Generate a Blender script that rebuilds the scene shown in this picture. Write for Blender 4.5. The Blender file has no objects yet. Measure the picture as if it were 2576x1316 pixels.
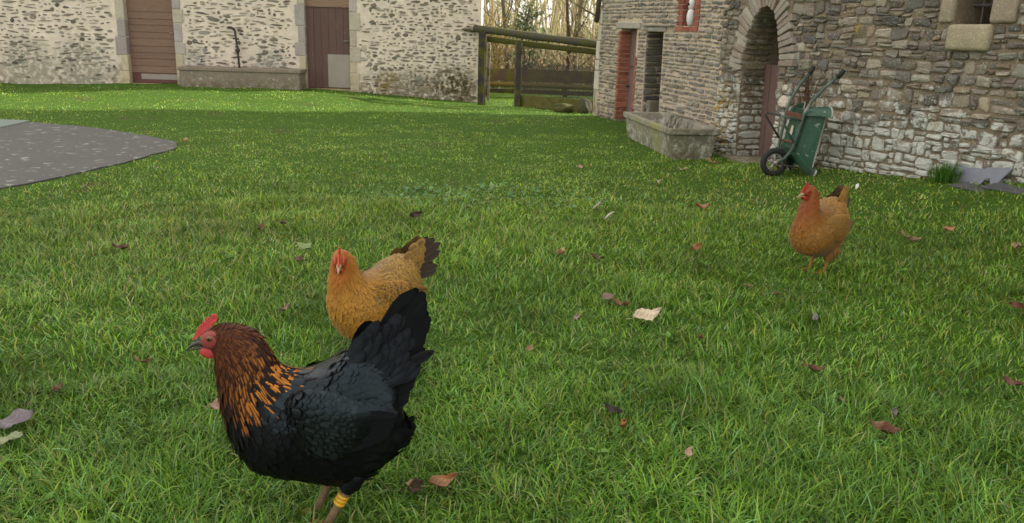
import bpy, bmesh, math, random
import numpy as np
from mathutils import Vector, Matrix

random.seed(7)
R = np.random.default_rng(11)
rad = math.radians
scene = bpy.context.scene
COL = scene.collection

# ------------------------------------------------------------------ camera, sky, sun, exposure
PITCH, ROLL = math.atan(593.0 / 2148.0), 0.03
fw = Vector((0, math.cos(PITCH), -math.sin(PITCH)))
rt = Vector((1, 0, 0)); up = rt.cross(fw)
rt2 = rt * math.cos(ROLL) + up * math.sin(ROLL)
up2 = up * math.cos(ROLL) - rt * math.sin(ROLL)
cam_d = bpy.data.cameras.new('camera'); cam = bpy.data.objects.new('camera', cam_d); COL.objects.link(cam)
m = Matrix((rt2, up2, -fw)).transposed().to_4x4(); m.translation = (0, 0, 1.2)
cam.matrix_world = m
cam_d.sensor_width = 36.0; cam_d.lens = 36.0 * 2148.0 / 2575.0
cam_d.clip_start = 0.05; cam_d.clip_end = 2000
cam_d.dof.use_dof = True; cam_d.dof.focus_distance = 2.7; cam_d.dof.aperture_fstop = 11
scene.camera = cam

SUN_EL, SUN_DIR = rad(28), Vector((0.97, 0.24, 0)).normalized()
world = bpy.data.worlds.new('World'); scene.world = world; world.use_nodes = True
nt = world.node_tree; nt.nodes.clear()
wo = nt.nodes.new('ShaderNodeOutputWorld'); bg = nt.nodes.new('ShaderNodeBackground')
sky = nt.nodes.new('ShaderNodeTexSky'); sky.sky_type = 'NISHITA'; sky.sun_disc = False
sky.sun_elevation = SUN_EL; sky.sun_rotation = math.atan2(SUN_DIR.x, SUN_DIR.y)
sky.air_density = 1.0; sky.dust_density = 3.0; sky.ozone_density = 0.6
wn = nt.nodes.new('ShaderNodeTexNoise'); wn.inputs['Scale'].default_value = 2.2; wn.inputs['Detail'].default_value = 6
wr = nt.nodes.new('ShaderNodeMapRange'); wr.inputs['From Min'].default_value = 0.35; wr.inputs['From Max'].default_value = 0.62
wr.inputs['To Min'].default_value = 0.5; wr.inputs['To Max'].default_value = 0.95
wm = nt.nodes.new('ShaderNodeMix'); wm.data_type = 'RGBA'; wm.inputs[7].default_value = (10.0, 9.6, 8.8, 1)
tc = nt.nodes.new('ShaderNodeTexCoord')
nt.links.new(tc.outputs['Generated'], wn.inputs['Vector']); nt.links.new(wn.outputs['Fac'], wr.inputs['Value'])
nt.links.new(wr.outputs['Result'], wm.inputs[0]); nt.links.new(sky.outputs['Color'], wm.inputs[6])
nt.links.new(wm.outputs[2], bg.inputs['Color']); bg.inputs['Strength'].default_value = 0.1
nt.links.new(bg.outputs['Background'], wo.inputs['Surface'])

sd = bpy.data.lights.new('sun', 'SUN'); so = bpy.data.objects.new('sun', sd); COL.objects.link(so)
sd.energy = 5.0; sd.angle = rad(1.6); sd.color = (1.0, 0.93, 0.80)
to_sun = SUN_DIR * math.cos(SUN_EL) + Vector((0, 0, math.sin(SUN_EL)))
so.rotation_euler = to_sun.to_track_quat('Z', 'Y').to_euler()
vs = scene.view_settings
vs.view_transform = 'Standard'; vs.look = 'None'; vs.exposure = 1.08; vs.gamma = 1.0; vs.use_curve_mapping = False
scene.cycles.max_bounces = 6; scene.cycles.diffuse_bounces = 3; scene.cycles.glossy_bounces = 2
scene.cycles.transmission_bounces = 4; scene.cycles.transparent_max_bounces = 4

# ------------------------------------------------------------------ materials
def node_mat(name):
    mt = bpy.data.materials.new(name); mt.use_nodes = True
    t = mt.node_tree; b = t.nodes['Principled BSDF']
    return mt, t, b
def N(t, typ, **kw):
    n = t.nodes.new(typ)
    for k, v in kw.items():
        if k in n.inputs: n.inputs[k].default_value = v
        else: setattr(n, k, v)
    return n
def mixc(t, fac, a, b, mode='MIX'):
    n = t.nodes.new('ShaderNodeMix'); n.data_type = 'RGBA'; n.blend_type = mode
    for sock, v in ((0, fac), (6, a), (7, b)):
        if hasattr(v, 'is_linked'): t.links.new(v, n.inputs[sock])
        elif sock == 0: n.inputs[0].default_value = v
        else: n.inputs[sock].default_value = (*v, 1) if len(v) == 3 else v
    return n.outputs[2]
def ramp(t, val, lo, hi, a=0.0, b=1.0):
    n = N(t, 'ShaderNodeMapRange'); n.interpolation_type = 'SMOOTHSTEP'
    t.links.new(val, n.inputs['Value'])
    for k, v in (('From Min', lo), ('From Max', hi), ('To Min', a), ('To Max', b)):
        if hasattr(v, 'is_linked'): t.links.new(v, n.inputs[k])
        else: n.inputs[k].default_value = v
    return n.outputs['Result']
def noise(t, vec, scale, detail=5, rough=0.6):
    n = N(t, 'ShaderNodeTexNoise', Scale=scale, Detail=detail, Roughness=rough)
    t.links.new(vec, n.inputs['Vector']); return n.outputs['Fac']
def math_(t, op, a, b=0.0):
    n = t.nodes.new('ShaderNodeMath'); n.operation = op
    for i, v in enumerate((a, b)):
        if hasattr(v, 'is_linked'): t.links.new(v, n.inputs[i])
        else: n.inputs[i].default_value = v
    return n.outputs[0]
def bump(t, b, h, strength=0.5, dist=0.01):
    n = N(t, 'ShaderNodeBump', Strength=strength, Distance=dist)
    t.links.new(h, n.inputs['Height']); t.links.new(n.outputs['Normal'], b.inputs['Normal'])
def coords(t): return t.nodes.new('ShaderNodeTexCoord').outputs['Object']
def world_pos(t): return t.nodes.new('ShaderNodeNewGeometry').outputs['Position']
def attr(t, name='Col'):
    n = t.nodes.new('ShaderNodeAttribute'); n.attribute_name = name; return n.outputs['Color']
def zof(t, vec):
    n = t.nodes.new('ShaderNodeSeparateXYZ'); t.links.new(vec, n.inputs[0]); return n.outputs['Z']

def plain(name, col, rough=0.7, var=0.25, scale=18, bmp=0.3, bdist=0.004, metal=0.0, spec=0.4, stain=None, stain_t=(0.5, 0.65), stretch=None):
    mt, t, b = node_mat(name); v = world_pos(t)
    if stretch:
        mp = N(t, 'ShaderNodeMapping'); mp.inputs['Scale'].default_value = stretch; t.links.new(v, mp.inputs['Vector']); v = mp.outputs['Vector']
    f = noise(t, v, scale); c = mixc(t, f, [x * (1 - var) for x in col], [min(1, x * (1 + var)) for x in col])
    if stain:
        c = mixc(t, ramp(t, noise(t, v, scale * 0.35, 6), *stain_t), c, stain)
    t.links.new(c, b.inputs['Base Color']); b.inputs['Roughness'].default_value = rough
    b.inputs['Metallic'].default_value = metal; b.inputs['Specular IOR Level'].default_value = spec
    if bmp: bump(t, b, noise(t, v, scale * 2.5, 6), bmp, bdist)
    return mt

def stone_mat(name, lichen=0.0, lz=1.3, spots=(), dark_base=None, bmp=0.7, use_col=True, base=(0.4, 0.35, 0.27), lich_col=(0.50, 0.51, 0.46), algae=0.0, algae_z=0.3, blobs=()):
    """weathered masonry: own colour x grain, pale crust lichen, green-brown growth near damp ground, orange lichen where given"""
    mt, t, b = node_mat(name); v = world_pos(t)
    c = attr(t) if use_col else mixc(t, noise(t, v, 9), [x * 0.82 for x in base], [min(1, x * 1.15) for x in base])
    g = noise(t, v, 55, 6, 0.7)
    c = mixc(t, 1.0, c, mixc(t, g, (0.55, 0.55, 0.55), (1.45, 1.42, 1.36)), 'MULTIPLY')
    g2 = noise(t, v, 7, 4)
    c = mixc(t, 1.0, c, mixc(t, g2, (0.72, 0.73, 0.76), (1.28, 1.25, 1.2)), 'MULTIPLY')
    z = zof(t, v)
    if lichen:
        thr = ramp(t, z, 0.1, lz, 0.63 - 0.29 * lichen, 0.68)
        hi = math_(t, 'ADD', thr, 0.08)
        f = math_(t, 'MULTIPLY', ramp(t, noise(t, v, 13, 8, 0.72), thr, hi), 0.85)
        c = mixc(t, f, c, lich_col)
        c = mixc(t, ramp(t, noise(t, v, 90, 3), 0.62, 0.70), c, [x * 1.15 for x in lich_col])
    if algae:
        f = math_(t, 'MULTIPLY', ramp(t, z, algae_z, 0.0), ramp(t, noise(t, v, 11, 6), 0.38, 0.6))
        c = mixc(t, math_(t, 'MULTIPLY', f, algae), c, (0.10, 0.085, 0.035))
    for (px, py, pz, r_) in spots:
        d = N(t, 'ShaderNodeVectorMath'); d.operation = 'DISTANCE'; t.links.new(v, d.inputs[0]); d.inputs[1].default_value = (px, py, pz)
        f = math_(t, 'MULTIPLY', ramp(t, d.outputs['Value'], r_, r_ * 0.3), ramp(t, noise(t, v, 22, 5), 0.52, 0.58))
        c = mixc(t, f, c, (0.42, 0.26, 0.03))
    for (px, py, pz, r_, cc) in blobs:
        d = N(t, 'ShaderNodeVectorMath'); d.operation = 'DISTANCE'; t.links.new(v, d.inputs[0]); d.inputs[1].default_value = (px, py, pz)
        f = math_(t, 'MULTIPLY', ramp(t, d.outputs['Value'], r_, r_ * 0.4), ramp(t, noise(t, v, 16, 6), 0.35, 0.6))
        c = mixc(t, f, c, cc)
    t.links.new(c, b.inputs['Base Color']); b.inputs['Roughness'].default_value = 0.9; b.inputs['Specular IOR Level'].default_value = 0.2
    h = math_(t, 'ADD', noise(t, v, 45, 8, 0.7), math_(t, 'MULTIPLY', noise(t, v, 14, 4), 1.5))
    bump(t, b, h, bmp, 0.012)
    return mt

def col_mat(name, rough=0.6, spec=0.3, trans=0.0, sheen=0.0, tint=None, bmp=0, scale=60, var=0.2):
    """surface coloured by each piece's own Col attribute"""
    mt, t, b = node_mat(name); v = world_pos(t); c = attr(t)
    if var: c = mixc(t, 1.0, c, mixc(t, noise(t, v, scale, 3), (1 - var,) * 3, (1 + var,) * 3), 'MULTIPLY')
    t.links.new(c, b.inputs['Base Color']); b.inputs['Roughness'].default_value = rough; b.inputs['Specular IOR Level'].default_value = spec
    if tint: b.inputs['Specular Tint'].default_value = (*tint, 1)
    if sheen: b.inputs['Sheen Weight'].default_value = sheen
    if bmp: bump(t, b, noise(t, v, scale * 1.5, 5), bmp, 0.004)
    if trans:
        tr = t.nodes.new('ShaderNodeBsdfTranslucent'); t.links.new(c, tr.inputs['Color'])
        mx = t.nodes.new('ShaderNodeMixShader'); mx.inputs[0].default_value = trans
        out = [n for n in t.nodes if n.type == 'OUTPUT_MATERIAL'][0]
        t.links.new(b.outputs[0], mx.inputs[1]); t.links.new(tr.outputs[0], mx.inputs[2]); t.links.new(mx.outputs[0], out.inputs['Surface'])
    return mt

# ------------------------------------------------------------------ object helpers
def tag(o, label=None, cat=None, group=None, kind=None):
    for k, v in (('label', label), ('category', cat), ('group', group), ('kind', kind)):
        if v: o[k] = v
    return o
def thing(name, loc, label, cat, group=None, rotz=0.0):
    o = bpy.data.objects.new(name, None); o.empty_display_size = 0.1; o.location = loc; o.rotation_euler = (0, 0, rotz)
    COL.objects.link(o); return tag(o, label, cat, group)
class MB:
    """collects vertices, faces and a colour per vertex"""
    def __init__(s): s.v = []; s.f = []; s.c = []
    def add(s, vs_, fs_, col=(0.5, 0.5, 0.5)):
        n = len(s.v); s.v.extend([tuple(p) for p in vs_]); s.f.extend([tuple(i + n for i in f) for f in fs_])
        if len(col) == 3 and not hasattr(col[0], '__len__'): s.c.extend([tuple(col)] * len(vs_))
        else: s.c.extend([tuple(c) for c in col])
        return s
    def obj(s, name, mat, parent=None, smooth=False, local=False):
        me = bpy.data.meshes.new(name)
        vv = s.v
        if parent is not None and not local:
            L = Vector((0, 0, 0)); q_ = parent
            while q_ is not None: L = L + q_.location; q_ = q_.parent
            vv = [(p[0] - L[0], p[1] - L[1], p[2] - L[2]) for p in vv]
        me.from_pydata(vv, [], s.f)
        a = me.attributes.new('Col', 'FLOAT_COLOR', 'POINT')
        cc = np.ones((len(s.v), 4), np.float32); cc[:, :3] = np.array(s.c, np.float32).reshape(-1, 3)
        a.data.foreach_set('color', cc.ravel())
        if smooth: me.polygons.foreach_set('use_smooth', [True] * len(me.polygons))
        if mat: me.materials.append(mat)
        o = bpy.data.objects.new(name, me); COL.objects.link(o)
        if parent is not None: o.parent = parent
        return o
BOXF = [(0, 1, 2, 3), (7, 6, 5, 4), (0, 4, 5, 1), (1, 5, 6, 2), (2, 6, 7, 3), (3, 7, 4, 0)]
class Frame:
    """wall coordinates: s along the wall, z up, d out of the wall face"""
    def __init__(s, O, T, Nn): s.O = Vector(O); s.T = Vector(T).normalized(); s.N = Vector(Nn).normalized()
    def p(s, a, z, d=0.0): return s.O + s.T * a + Vector((0, 0, z)) + s.N * d
def box(mb, F, s0, s1, z0, z1, d0, d1, col=(0.5,) * 3, jit=0.0):
    P = [F.p(a, z, d) for d in (d1, d0) for (a, z) in ((s0, z0), (s1, z0), (s1, z1), (s0, z1))]
    if jit: P = [p + Vector((random.uniform(-jit, jit) for _ in range(3))) for p in P]
    return mb.add(P, BOXF, col)
def tube(mb, pts, radii, n=8, col=(0.5,) * 3, cap=True):
    pts = [Vector(p) for p in pts]; k = len(pts)
    if not hasattr(radii, '__len__'): radii = [radii] * k
    V = []; prev = None
    for i, p in enumerate(pts):
        tdir = (pts[min(i + 1, k - 1)] - pts[max(i - 1, 0)]).normalized()
        if prev is None:
            a = tdir.cross(Vector((0, 0, 1)))
            if a.length < 0.1: a = tdir.cross(Vector((0, 1, 0)))
        else: a = prev - tdir * prev.dot(tdir)
        a.normalize(); prev = a; bb = tdir.cross(a)
        V += [p + (a * math.cos(2 * math.pi * j / n) + bb * math.sin(2 * math.pi * j / n)) * radii[i] for j in range(n)]
    Fs = [(i * n + j, i * n + (j + 1) % n, (i + 1) * n + (j + 1) % n, (i + 1) * n + j) for i in range(k - 1) for j in range(n)]
    if cap: Fs += [tuple(range(n))[::-1], tuple((k - 1) * n + j for j in range(n))]
    return mb.add(V, Fs, col)
def bevel(o, w=0.01, seg=2):
    md = o.modifiers.new('bevel', 'BEVEL'); md.width = w; md.segments = seg; md.limit_method = 'ANGLE'; return o

# value noise for shapes
_H = R.random((256, 256))
def vn(x, y):
    x = np.asarray(x, float); y = np.asarray(y, float)
    xi = np.floor(x).astype(int); yi = np.floor(y).astype(int); fx = x - xi; fy = y - yi
    fx = fx * fx * (3 - 2 * fx); fy = fy * fy * (3 - 2 * fy)
    g = lambda a, b: _H[a % 256, b % 256]
    return (g(xi, yi) * (1 - fx) + g(xi + 1, yi) * fx) * (1 - fy) + (g(xi, yi + 1) * (1 - fx) + g(xi + 1, yi + 1) * fx) * fy
def sm(x): x = np.clip(x, 0, 1); return x * x * (3 - 2 * x)

# ------------------------------------------------------------------ where the walls stand
OA = Vector((1.128, 12.342, 0)); TA = Vector((0.2623, -0.965, 0)).normalized(); NA = Vector((TA.y, -TA.x, 0))
TB = Vector((math.sin(rad(28)), -math.cos(rad(28)), 0)); NB = Vector((TB.y, -TB.x, 0)); OB = OA + TA * 4.75
FA, FB = Frame(OA, TA, NA), Frame(OB, TB, NB)
FBARN = Frame((0, 14.8, 0), (1, 0, 0), (0, -1, 0))

def gz(x, y):
    x = np.asarray(x, float); y = np.asarray(y, float)
    foot = np.interp(x, [-30, -8.8, -6.1, -3.9, -2.2, -0.65, 1.2, 3, 8], [0, 0, 0.068, 0.069, 0.0, -0.066, -0.05, -0.05, 0])
    h = foot * sm((y - 11.3) / 3.2) * sm((40 - y) / 15)
    d = (x - OB.x) * NB.x + (y - OB.y) * NB.y; s = (x - OB.x) * TB.x + (y - OB.y) * TB.y
    h = h + np.clip(0.055 + 0.095 * s, 0, 0.33) * sm(1 - d / 1.5) * sm((s + 0.9) / 0.9) * sm((14 - s) / 4)
    und = (vn(x * 0.9 + 40, y * 0.9 + 7) - 0.5) * 0.05 + (vn(x * 2.7 + 3, y * 2.7 + 90) - 0.5) * 0.022
    keep = sm((x + 2.6) / 1.2) + sm((y - 10.2) / 1.0) + sm((4.6 - y) / 1.0)
    h = h + und * np.clip(keep, 0, 1) * sm((60 - np.hypot(x, y)) / 30)
    return h
def g1(x, y): return float(gz(x, y))

# ------------------------------------------------------------------ ground
def axis(lo, hi, a, b, fine, n):
    left = a - np.geomspace(0.5, a - lo, n); right = b + np.geomspace(0.5, hi - b, n)
    return np.concatenate([left[::-1], np.arange(a, b + 1e-6, fine), right])
xs = axis(-900, 900, -10, 8, 0.2, 14); ys = axis(-900, 900, 0, 20, 0.2, 14)
X, Y = np.meshgrid(xs, ys); Z = gz(X, Y)
nx = len(xs)
gm = MB(); gm.v = list(zip(X.ravel(), Y.ravel(), Z.ravel())); gm.c = [(0.1, 0.1, 0.1)] * len(gm.v)
gm.f = [(j * nx + i, j * nx + i + 1, (j + 1) * nx + i + 1, (j + 1) * nx + i) for j in range(len(ys) - 1) for i in range(nx - 1)]
mt, t, b = node_mat('lawn_soil'); v = world_pos(t)
c = mixc(t, noise(t, v, 6), (0.035, 0.075, 0.010), (0.062, 0.120, 0.016))
c = mixc(t, ramp(t, noise(t, v, 1.4, 6), 0.6, 0.72), c, (0.075, 0.065, 0.03))
t.links.new(c, b.inputs['Base Color']); b.inputs['Roughness'].default_value = 0.95; b.inputs['Specular IOR Level'].default_value = 0.1
bump(t, b, noise(t, v, 60, 6), 0.8, 0.02)
tag(gm.obj('ground', mt, None, True), kind='structure')

# paved turning area on the far side of the lawn
pv = [(-12, 10.6), (-8, 10.0), (-5.8, 9.62), (-5.5, 9.58), (-5.0, 9.40), (-4.475, 9.19), (-4.0, 8.9), (-3.58, 8.57), (-3.3, 8.3), (-3.2, 8.1), (-3.15, 7.9),
      (-3.19, 7.67), (-3.22, 7.3), (-3.28, 6.87), (-3.36, 6.5), (-3.42, 6.28), (-3.50, 6.0), (-3.56, 5.81), (-3.7, 5.4), (-4.4, 4.9), (-6, 4.6), (-12, 4.3)]
PAVE = np.array(pv)
def dense(poly, step, jit):
    out = []
    for (a, b_), (c_, d_) in zip(poly, poly[1:] + poly[:1]):
        k = max(1, int(math.hypot(c_ - a, d_ - b_) / step))
        out += [(a + (c_ - a) * i / k + random.uniform(-jit, jit), b_ + (d_ - b_) * i / k + random.uniform(-jit, jit)) for i in range(k)]
    return out
pp = dense(pv, 0.12, 0.018)
pm = MB().add([(x, y, 0.012) for x, y in pp] + [(x, y, -0.05) for x, y in pp], [tuple(range(len(pp)))[::-1]] + [(i, (i + 1) % len(pp), len(pp) + (i + 1) % len(pp), len(pp) + i) for i in range(len(pp))])
mt, t, b = node_mat('tarmac'); v = world_pos(t)
c = mixc(t, noise(t, v, 3, 6), (0.050, 0.048, 0.047), (0.080, 0.077, 0.073))
c = mixc(t, ramp(t, noise(t, v, 120, 2), 0.6, 0.75), c, (0.10, 0.098, 0.095))
spot = math_(t, 'MULTIPLY', ramp(t, noise(t, v, 13, 2, 0.4), 0.63, 0.67), ramp(t, noise(t, v, 1.6), 0.40, 0.55))
c = mixc(t, math_(t, 'MULTIPLY', spot, 0.8), c, (0.27, 0.275, 0.24))
t.links.new(c, b.inputs['Base Color']); b.inputs['Roughness'].default_value = 0.75; bump(t, b, noise(t, v, 150, 3), 0.4, 0.004)
tag(pm.obj('paved_yard', mt), kind='structure')
def in_poly(x, y, poly):
    n = len(poly); res = np.zeros(np.shape(x), bool); j = n - 1
    for i in range(n):
        xi, yi = poly[i]; xj, yj = poly[j]
        c_ = ((yi > y) != (yj > y)) & (x < (xj - xi) * (y - yi) / (yj - yi + 1e-12) + xi); res ^= c_; j = i
    return res
M_CONC = plain('concrete', (0.30, 0.28, 0.24), 0.9, 0.25, 8, 0.5, 0.006, stain=(0.16, 0.15, 0.08), stain_t=(0.5, 0.68))
M_PALE = plain('pale_concrete', (0.15, 0.18, 0.155), 0.85, 0.12, 14, 0.3)
o = MB(); Fs = Frame((-5.42, 9.56, 0.012), (-0.98, 0.12, 0), (0.05, -1, 0))
box(o, Fs, 0, 1.1, -0.05, 0.014, 0, 0.60)
r0 = thing('concrete_cover', (-5.9, 9.3, 0.03), 'pale green concrete slab let into the corner of the grey tarmac', 'slab')
bevel(o.obj('slab', M_PALE, r0), 0.006)

# ------------------------------------------------------------------ masonry
def slab_wall(F, outer, holes, thick, name, mat, parent):
    bm = bmesh.new(); edges = []
    for loop in [outer] + holes:
        vs_ = [bm.verts.new(F.p(s, z) - parent.location) for s, z in loop]
        edges += [bm.edges.new((vs_[i], vs_[(i + 1) % len(vs_)])) for i in range(len(vs_))]
    r_ = bmesh.ops.triangle_fill(bm, edges=edges, use_beauty=True)
    faces = [g for g in r_['geom'] if isinstance(g, bmesh.types.BMFace)]
    ex = bmesh.ops.extrude_face_region(bm, geom=faces)
    bmesh.ops.translate(bm, vec=-F.N * thick, verts=[g for g in ex['geom'] if isinstance(g, bmesh.types.BMVert)])
    bmesh.ops.recalc_face_normals(bm, faces=bm.faces)
    me = bpy.data.meshes.new(name); bm.to_mesh(me); bm.free(); me.materials.append(mat)
    o = bpy.data.objects.new(name, me); COL.objects.link(o); o.parent = parent; return o

def block_geo(F, s, z, a, b, p, rough=0.14, tilt=0.0):
    """one split stone: a roughly squared, uneven block with a fairly flat face"""
    base = [(-1, -.72), (-.80, -1), (-.1, -1), (.78, -1), (1, -.7), (1, .05), (1, .72), (.8, 1), (.1, 1), (-.78, 1), (-1, .7), (-1, 0)]
    q = [(random.uniform(-rough, rough * .6), random.uniform(-rough * 1.6, rough)) for _ in range(4)]
    if random.random() < 0.3:
        i = random.randrange(4); q[i] = (-random.uniform(.1, .45), -random.uniform(.1, .5))
    pts = []
    for (u, w) in base:
        fu, fwt = (u + 1) / 2, (w + 1) / 2
        su = (1 - fu) * (1 - fwt) * q[0][0] * -1 + fu * (1 - fwt) * q[1][0] + fu * fwt * q[2][0] + (1 - fu) * fwt * q[3][0] * -1
        sw = (1 - fu) * (1 - fwt) * q[0][1] * -1 + fu * (1 - fwt) * q[1][1] * -1 + fu * fwt * q[2][1] + (1 - fu) * fwt * q[3][1]
        pts.append(((u + su + random.uniform(-.05, .05)) * a, (w + sw + random.uniform(-.08, .08)) * b))
    n = 12; V = []; tx, tz = random.uniform(-.45, .45) * p, random.uniform(-.45, .45) * p; ct, st = math.cos(tilt), math.sin(tilt)
    ins = min(0.35 * b, 0.010 + 0.08 * b) 
    for (k, d) in ((0, -0.012), (0.25, p * .7), (1, p)):
        for (u, w) in pts:
            uu = u - math.copysign(min(ins * k, abs(u)), u); ww = w - math.copysign(min(ins * k, abs(w)), w)
            V.append(F.p(s + uu * ct - ww * st, z + uu * st + ww * ct, d + (0 if k == 0 else tx * uu / a + tz * ww / b + random.uniform(-.22, .22) * p)))
    V.append(F.p(s + random.uniform(-.2, .2) * a, z, p * random.uniform(.9, 1.35)))
    Fc = [(r_ * n + j, r_ * n + (j + 1) % n, (r_ + 1) * n + (j + 1) % n, (r_ + 1) * n + j) for r_ in range(2) for j in range(n)] + [(2 * n + j, 2 * n + (j + 1) % n, 3 * n) for j in range(n)]
    return V, Fc
def stone_geo(F, s, z, a, b, p, n=9, ex=3.0, rough=0.16, tilt=0.0):
    """one rubble stone: a lumpy rounded block set in the wall face"""
    ph = random.random() * 6.28; V = []
    an = [2 * math.pi * (i + random.uniform(-0.25, 0.25)) / n + ph for i in range(n)]
    rr = []
    for q in an:
        c_, s_ = math.cos(q), math.sin(q); r_ = (abs(c_) ** ex + abs(s_) ** ex) ** (-1 / ex)
        rr.append(r_ * (1 + random.uniform(-rough, rough * 0.4)))
    ct, st = math.cos(tilt), math.sin(tilt)
    tx, tz = random.uniform(-0.35, 0.35) * p, random.uniform(-0.35, 0.35) * p
    def pt(u, w, d): return F.p(s + u * ct - w * st, z + u * st + w * ct, d)
    for (k, d) in ((1.0, -0.015), (0.95, p * 0.55), (0.74, p)):
        for q, r_ in zip(an, rr):
            u, w = math.cos(q) * r_ * a, math.sin(q) * r_ * b
            kk = k if k > 0.9 else (1 - (1 - k) * 1.0)
            uu, ww = u * kk, w * kk
            V.append(pt(uu, ww, d + (random.uniform(-0.25, 0.25) * p + tx * uu / a + tz * ww / b if k < 0.99 else 0)))
    V.append(pt(0, 0, p * random.uniform(0.85, 1.2)))
    # flip needed so that faces look out of the wall whichever way T x Z points
    out = F.T.cross(Vector((0, 0, 1))).dot(F.N) < 0
    Fc = []
    for r_ in range(2):
        for j in range(n):
            q = (r_ * n + j, r_ * n + (j + 1) % n, (r_ + 1) * n + (j + 1) % n, (r_ + 1) * n + j)
            Fc.append(q)
    Fc += [(2 * n + j, 2 * n + (j + 1) % n, 3 * n) for j in range(n)]
    if not out: pass
    return V, Fc

def cj(c, j=0.15):
    k = 1 + random.uniform(-j, j); return tuple(max(0.004, x * k * (1 + random.uniform(-j * 0.12, j * 0.12))) for x in c)
CAMP = Vector((0, 0, 1.2))
def in_frame(p):
    v_ = p - CAMP; z = v_.dot(fw)
    return z > 0 and abs(v_.dot(rt2) / z) < 0.61 and abs(v_.dot(up2) / z) < 0.312
def place(stones, parent, mat, name='stone', rest='stonework', most=285):
    """stones: list of (V, F, colour, centre, area). The largest in view become parts, the rest one joined part."""
    key = []
    for i, (V, Fc, c_, ctr, ar) in enumerate(stones):
        d2 = (ctr - CAMP).length_squared
        key.append((-(ar / d2) if in_frame(ctr) else 1.0, i))
    key.sort(); pick = {i for k, i in key[:most] if k < 0}
    join = MB()
    for i, (V, Fc, c_, ctr, ar) in enumerate(stones):
        if i in pick: MB().add(V, Fc, c_).obj(name, mat, parent)
        else: join.add(V, Fc, c_)
    if join.v: tag(join.obj(rest, mat, parent), kind='stuff')

def courses(F, s0, s1, z0, z1, rowh, ln, gap, spans, pal, prot, ex=3.0, rough=0.16, split=0.25, wav=0.02, zfun=None, skip=0.0, n=9):
    out = []; z = z0; k = random.random() * 10
    while z < z1:
        h = random.uniform(*rowh)
        segs = [(s0, s1)]
        for sp in spans:
            r_ = sp(z, z + h)
            if r_ is None: continue
            new = []
            for a, b in segs:
                if r_[1] <= a or r_[0] >= b: new.append((a, b))
                else:
                    if r_[0] > a + 0.03: new.append((a, r_[0]))
                    if r_[1] < b - 0.03: new.append((r_[1], b))
            segs = new
        for a, b in segs:
            s = a
            while s < b - 0.02:
                l = random.uniform(*ln) * (0.6 + 0.4 * h / rowh[1])
                if b - (s + l) < ln[0] * 0.8: l = b - s
                l = min(l, b - s); cs = s + l / 2; s += l
                if random.random() < skip: continue
                wz = wav * (vn(cs * 1.7 + k, z * 0.8) - 0.5) * 2
                parts = [(0, h)]
                if random.random() < split and h > rowh[0] * 1.2:
                    q = random.uniform(0.35, 0.65); parts = [(0, h * q), (h * q, h)]
                for (q0, q1) in parts:
                    hh = q1 - q0; zc = z + (q0 + q1) / 2 + wz
                    aa = l / 2 - gap * random.uniform(0.3, 0.8); bb = hh / 2 - gap * random.uniform(0.3, 0.8)
                    if aa < 0.008 or bb < 0.005: continue
                    c_ = cj(random.choice(pal), 0.30)
                    V, Fc = block_geo(F, cs, zc, aa * 1.02, bb * 1.02, prot * random.uniform(0.4, 1.4), rough, random.uniform(-0.06, 0.06))
                    out.append((V, Fc, c_, F.p(cs, zc), aa * bb * 4))
        z += h
    return out
def rect(a, b, z0, z1, mg=0.0):
    return lambda q0, q1: (a - mg, b + mg) if (q1 > z0 and q0 < z1) else None

# ------------------------------------------------------------------ barn
M_BMORT = stone_mat('lime_mortar', 0.0, use_col=False, base=(0.67, 0.595, 0.52), bmp=0.5, algae=0.75, algae_z=0.55,
                    blobs=((-1.1, 14.8, 0.12, 0.55, (0.085, 0.065, 0.025)), (-2.2, 14.8, 0.2, 0.3, (0.20, 0.15, 0.04)), (-8.3, 14.8, 0.3, 0.6, (0.30, 0.285, 0.22)), (-7.4, 14.8, 0.3, 0.6, (0.29, 0.28, 0.22)), (-6.6, 14.8, 0.15, 0.4, (0.24, 0.21, 0.15)), (-3.0, 14.8, 0.05, 0.4, (0.22, 0.20, 0.14)), (-1.8, 14.8, 0.05, 0.5, (0.20, 0.17, 0.11)), (-5.5, 14.8, 0.42, 0.35, (0.33, 0.33, 0.28)), (-4.2, 14.8, 0.42, 0.4, (0.36, 0.36, 0.31))))
M_BSTONE = stone_mat('barn_stone', 0.10, 0.8, bmp=0.6, algae=0.5, algae_z=0.35, blobs=((-1.1, 14.8, 0.12, 0.5, (0.075, 0.06, 0.025)),))
M_JAMB = stone_mat('dressed_stone', 0.08, 0.9, use_col=True, bmp=0.35, algae=0.5, algae_z=0.35)
M_ROOF = plain('slate_roof', (0.12, 0.12, 0.13), 0.7, 0.3, 10)
barn = thing('stone_barn', (-5, 14.8, 0), 'long rubble stone barn with pale lime mortar and two brown doors', 'barn')
D1 = (-6.60, -5.785); D2 = (-3.585, -2.835)
slab_wall(FBARN, [(-15, -0.3), (-0.63, -0.3), (-0.63, 4.2), (-15, 4.2)], [[(D1[0], 0.06), (D1[1], 0.06), (D1[1], 2.0), (D1[0], 2.0)], [(D2[0], 0.045), (D2[1], 0.045), (D2[1], 1.9), (D2[0], 1.9)]], 0.5, 'wall', M_BMORT, barn)
bw = MB(); Fe = Frame((-0.642, 15.3, 0), (-0.037, 1, 0), (1, 0.037, 0))
box(bw, Fe, 0, 6, -0.3, 4.2, -0.5, 0); box(bw, Fe, 0, 6, -0.3, 4.2, -14.37, -13.9); box(bw, Fe, 6, 6.4, -0.3, 4.2, -14.37, 0)
bw.obj('end_wall', M_BMORT, barn)
rf = MB()
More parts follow.
